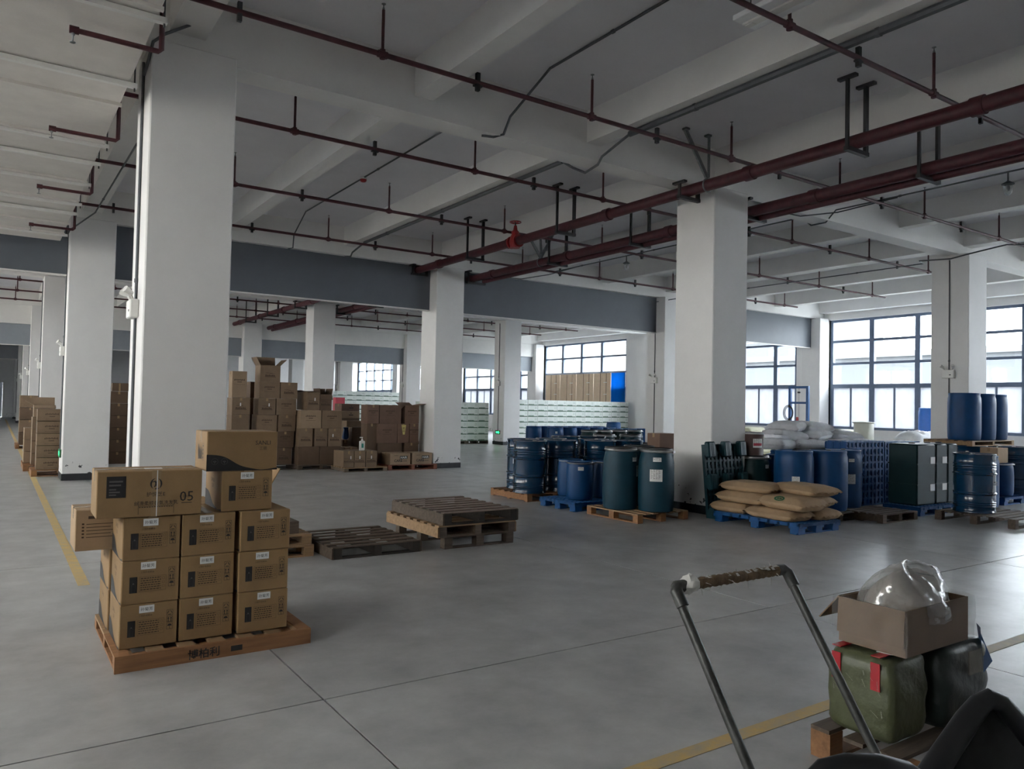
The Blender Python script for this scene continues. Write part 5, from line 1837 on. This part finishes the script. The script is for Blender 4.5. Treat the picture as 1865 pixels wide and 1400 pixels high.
o, hw, hd, ht = bundle('olive green wrapped bundle with red tape on the near pallet', 3.30, 3.60, 1.845, 2.16, .141, .515, SACKGREEN, 3)
for y in (-.085, .105):
    MB().box(-hw - .012, -hw - .008, y - .022, y + .022, ht * .62, ht - .02).build('red_tape', REDTAPE, o)
    MB().box(-hw - .01, hw, y - .022, y + .022, ht + .006, ht + .010).build('red_tape', REDTAPE, o)
MB().box(-.10, .0, -.10, -.03, ht + .010, ht + .0125).build('paper_note', PAPER, o, rz=R_(12))
fw = MB()
rr = random.Random(8)
for k in range(14):
    y, z = rr.uniform(-hd * .8, hd * .8), rr.uniform(.05, ht * .85)
    L = rr.uniform(.02, .05)
    a = rr.uniform(.3, 1.4)
    fw.quadpts((-hw * 1.06 - .004, y, z), (-hw * 1.06 - .004, y + .004, z), (-hw * 1.06 - .004, y + L * math.cos(a), z + L * math.sin(a)), (-hw * 1.06 - .004, y + L * math.cos(a) - .004, z + L * math.sin(a)))
fw.build('film_creases', TAPEC, o)
o, hw, hd, ht = bundle('dark green wrapped bundle behind on the near pallet', 3.66, 4.08, 1.80, 2.16, .141, .53, SACKDARK, 5)
MB().box(-.02, .12, -hd - .02, -hd - .014, ht - .15, ht - .04).build('pale_label', TAPEC, o)
bl = MB()
bl.quadpts((.12, -hd - .02, ht - .16), (.21, -hd - .02, ht - .12), (.20, -hd + .05, ht + .05), (.13, -hd, ht + .05)).build('blue_strap', BLUEFR, o)
# open carton with a polythene-wrapped load on top
cx0, cx1, cy0, cy1, cz0, cz1 = 3.36, 3.92, 1.82, 2.14, .530, .735
o, hw, hd, ht = carton('open brown carton under crumpled polythene on the green bundles', cx0, cx1, cy0, cy1, cz0, cz1, CARDB, None, opened=[('l', -86), ('b', -50)])
dm = MB()
rr_ = random.Random(12)
nu, nv = 64, 30
for j in range(nv + 1):
    for i in range(nu):
        a = 2 * math.pi * i / nu
        q = j / nv
        rad = math.cos(q * math.pi / 2) ** .62
        wob = 1 + .07 * math.sin(3 * a + 5 * q) + .045 * abs(math.sin(3.5 * a - 4 * q + 1)) + .035 * abs(math.sin(6.5 * a + 7 * q)) + .012 * math.sin(17 * a + 12 * q)
        zz = .02 + .215 * math.sin(q * math.pi / 2) ** .9 * (1 + .12 * math.sin(2 * a + 1.2) + .07 * abs(math.sin(2.5 * a + 3 * q)) + .03 * math.sin(9 * a + 8 * q))
        dm.v.append((.265 * rad * wob * math.cos(a) + rr_.uniform(-.002, .002), .165 * rad * wob * math.sin(a) + rr_.uniform(-.002, .002), zz + rr_.uniform(-.002, .002)))
for j in range(nv):
    for i in range(nu):
        i2 = (i + 1) % nu
        dm.f.append((j * nu + i, j * nu + i2, (j + 1) * nu + i2, (j + 1) * nu + i))
inner = MB()
inner.v = [(x * .86, y * .86, z * .86) for x, y, z in dm.v]
inner.f = list(dm.f)
p = inner.build('wrapped_load', mat('pale_pink_load', (.52, .47, .43), .7, var=.18, scale=9), None, (.5 * (cx0 + cx1) + .02, .5 * (cy0 + cy1), cz0 + .10), smooth=True)
p.name = 'polythene_bag'
tag(p, 'crumpled clear polythene bag of pale goods heaped in the open carton', 'bag')
q = dm.build('film', FILM, p, smooth=True)
# polythene skirt over the carton faces
sk = MB()
per = [(-hw - .022, -hd - .022), (hw + .022, -hd - .022), (hw + .022, hd + .022), (-hw - .022, hd + .022)]
pts = []
for a, b in zip(per, per[1:] + per[:1]):
    for k in range(14):
        t = k / 14
        pts.append((a[0] + (b[0] - a[0]) * t, a[1] + (b[1] - a[1]) * t))
N_ = len(pts)
rr = random.Random(2)
for j in range(7):
    for k, (x, y) in enumerate(pts):
        w = 1 + .012 * math.sin(k * 1.3 + j) + rr.uniform(-.006, .006)
        sk.v.append((x * w, y * w, ht + .012 - j * .034 + rr.uniform(-.004, .004)))
for j in range(6):
    for k in range(N_):
        k2 = (k + 1) % N_
        sk.f.append((j * N_ + k, j * N_ + k2, (j + 1) * N_ + k2, (j + 1) * N_ + k))
sk.build('polythene_skirt', FILMT, o, smooth=True)

# black chair at the lower right corner
def cpt(px, py, dep):
    return Vector((0, 0, CAMH)) + sight(px, py) * dep


base = cpt(1800, 1265, 1.75)
r = empty('office_chair', (base.x, base.y, 0))
tag(r, 'black chair back with a grey mesh panel at the lower right corner', 'chair')
off = Vector((base.x, base.y, 0))
fp = [cpt(*q) - off for q in ((1600, 1560, 1.62), (1660, 1462, 1.66), (1712, 1385, 1.70), (1762, 1310, 1.74), (1785, 1282, 1.75), (1803, 1272, 1.75), (1822, 1280, 1.75), (1850, 1312, 1.75), (1895, 1368, 1.75), (1950, 1445, 1.74), (1985, 1530, 1.72))]
MB().tube(fp, [.028, .029, .028, .026, .024, .023, .023, .024, .024, .025, .026], 12).build('back_frame', BLKPL, r, smooth=True)
L5 = fp[:6]
R5 = [fp[10], fp[9], fp[8], fp[7], fp[6], fp[5]]
bk = MB()
nb = Vector((Fv.x, Fv.y, 0)).normalized()
for a, b in zip(L5, R5):
    for k in range(9):
        t = k / 8
        bk.v.append(tuple(a.lerp(b, t) + nb * (.03 * math.sin(math.pi * t))))
for i in range(5):
    for k in range(8):
        bk.f.append((i * 9 + k, i * 9 + k + 1, (i + 1) * 9 + k + 1, (i + 1) * 9 + k))
bk.build('mesh_panel', MESHM, r, smooth=True)
for q in range(3):
    u = fp[2 + q].lerp(fp[9 - q], .15)
    v2 = fp[1 + q].lerp(fp[10 - q], .8)
    MB().tube([u + nb * .035, u.lerp(v2, .5) + nb * .05, v2 + nb * .035], .008, 6).build('fabric_fold', BLKPL, r, smooth=True)
arm = [cpt(*q) - off for q in ((1470, 1425, 1.56), (1500, 1402, 1.56), (1545, 1394, 1.57), (1600, 1396, 1.58), (1650, 1408, 1.60), (1690, 1432, 1.62))]
MB().tube(arm, [.016, .022, .025, .026, .025, .022], 12).build('armrest', BLKPL, r, smooth=True)
sp = (fp[0] + fp[10]) / 2
sp.z = .46
MB().tube([arm[0], arm[0] + Vector((0, 0, -.16)), sp + Vector((nb.y, -nb.x, 0)) * -.22 - nb * .2], .015, 10).build('arm_post', BLKPL, r, smooth=True)
MB().tube([arm[5], fp[0].lerp(fp[1], .6)], .018, 10).build('arm_bracket', BLKPL, r, smooth=True)
fw_ = -nb
sd_ = Vector((nb.y, -nb.x, 0))
M = Matrix.Translation(sp + fw_ * .26) @ Matrix(((sd_.x, nb.x, 0, 0), (sd_.y, nb.y, 0, 0), (0, 0, 1, 0), (0, 0, 0, 1)))
st = MB().cbox(-.24, .24, -.23, .23, -.04, .03, .02)
st.v = [tuple(M @ Vector(v)) for v in st.v]
st.build('seat', BLKPL, r, smooth=True)
c0 = sp + fw_ * .26
MB().tube([Vector((c0.x, c0.y, .42)), Vector((c0.x, c0.y, .10))], .025, 12).build('gas_lift', GALV, r, smooth=True)
MB().tube([sp + fw_ * .05, (fp[0] + fp[10]) / 2 + nb * .02], .03, 10).build('back_bracket', BLKPL, r, smooth=True)
for k in range(5):
    a = k * 1.2566
    e_ = Vector((c0.x + .28 * math.cos(a), c0.y + .28 * math.sin(a), .07))
    lg = MB().tube([Vector((c0.x, c0.y, .10)), e_], .02, 8).build('leg', BLKPL, r, smooth=True)
    MB().lathe([(.02, -.03), (.03, -.015), (.03, .015), (.02, .03)], 12).build('castor', BLKPL, lg, (e_.x, e_.y, .03), smooth=True)
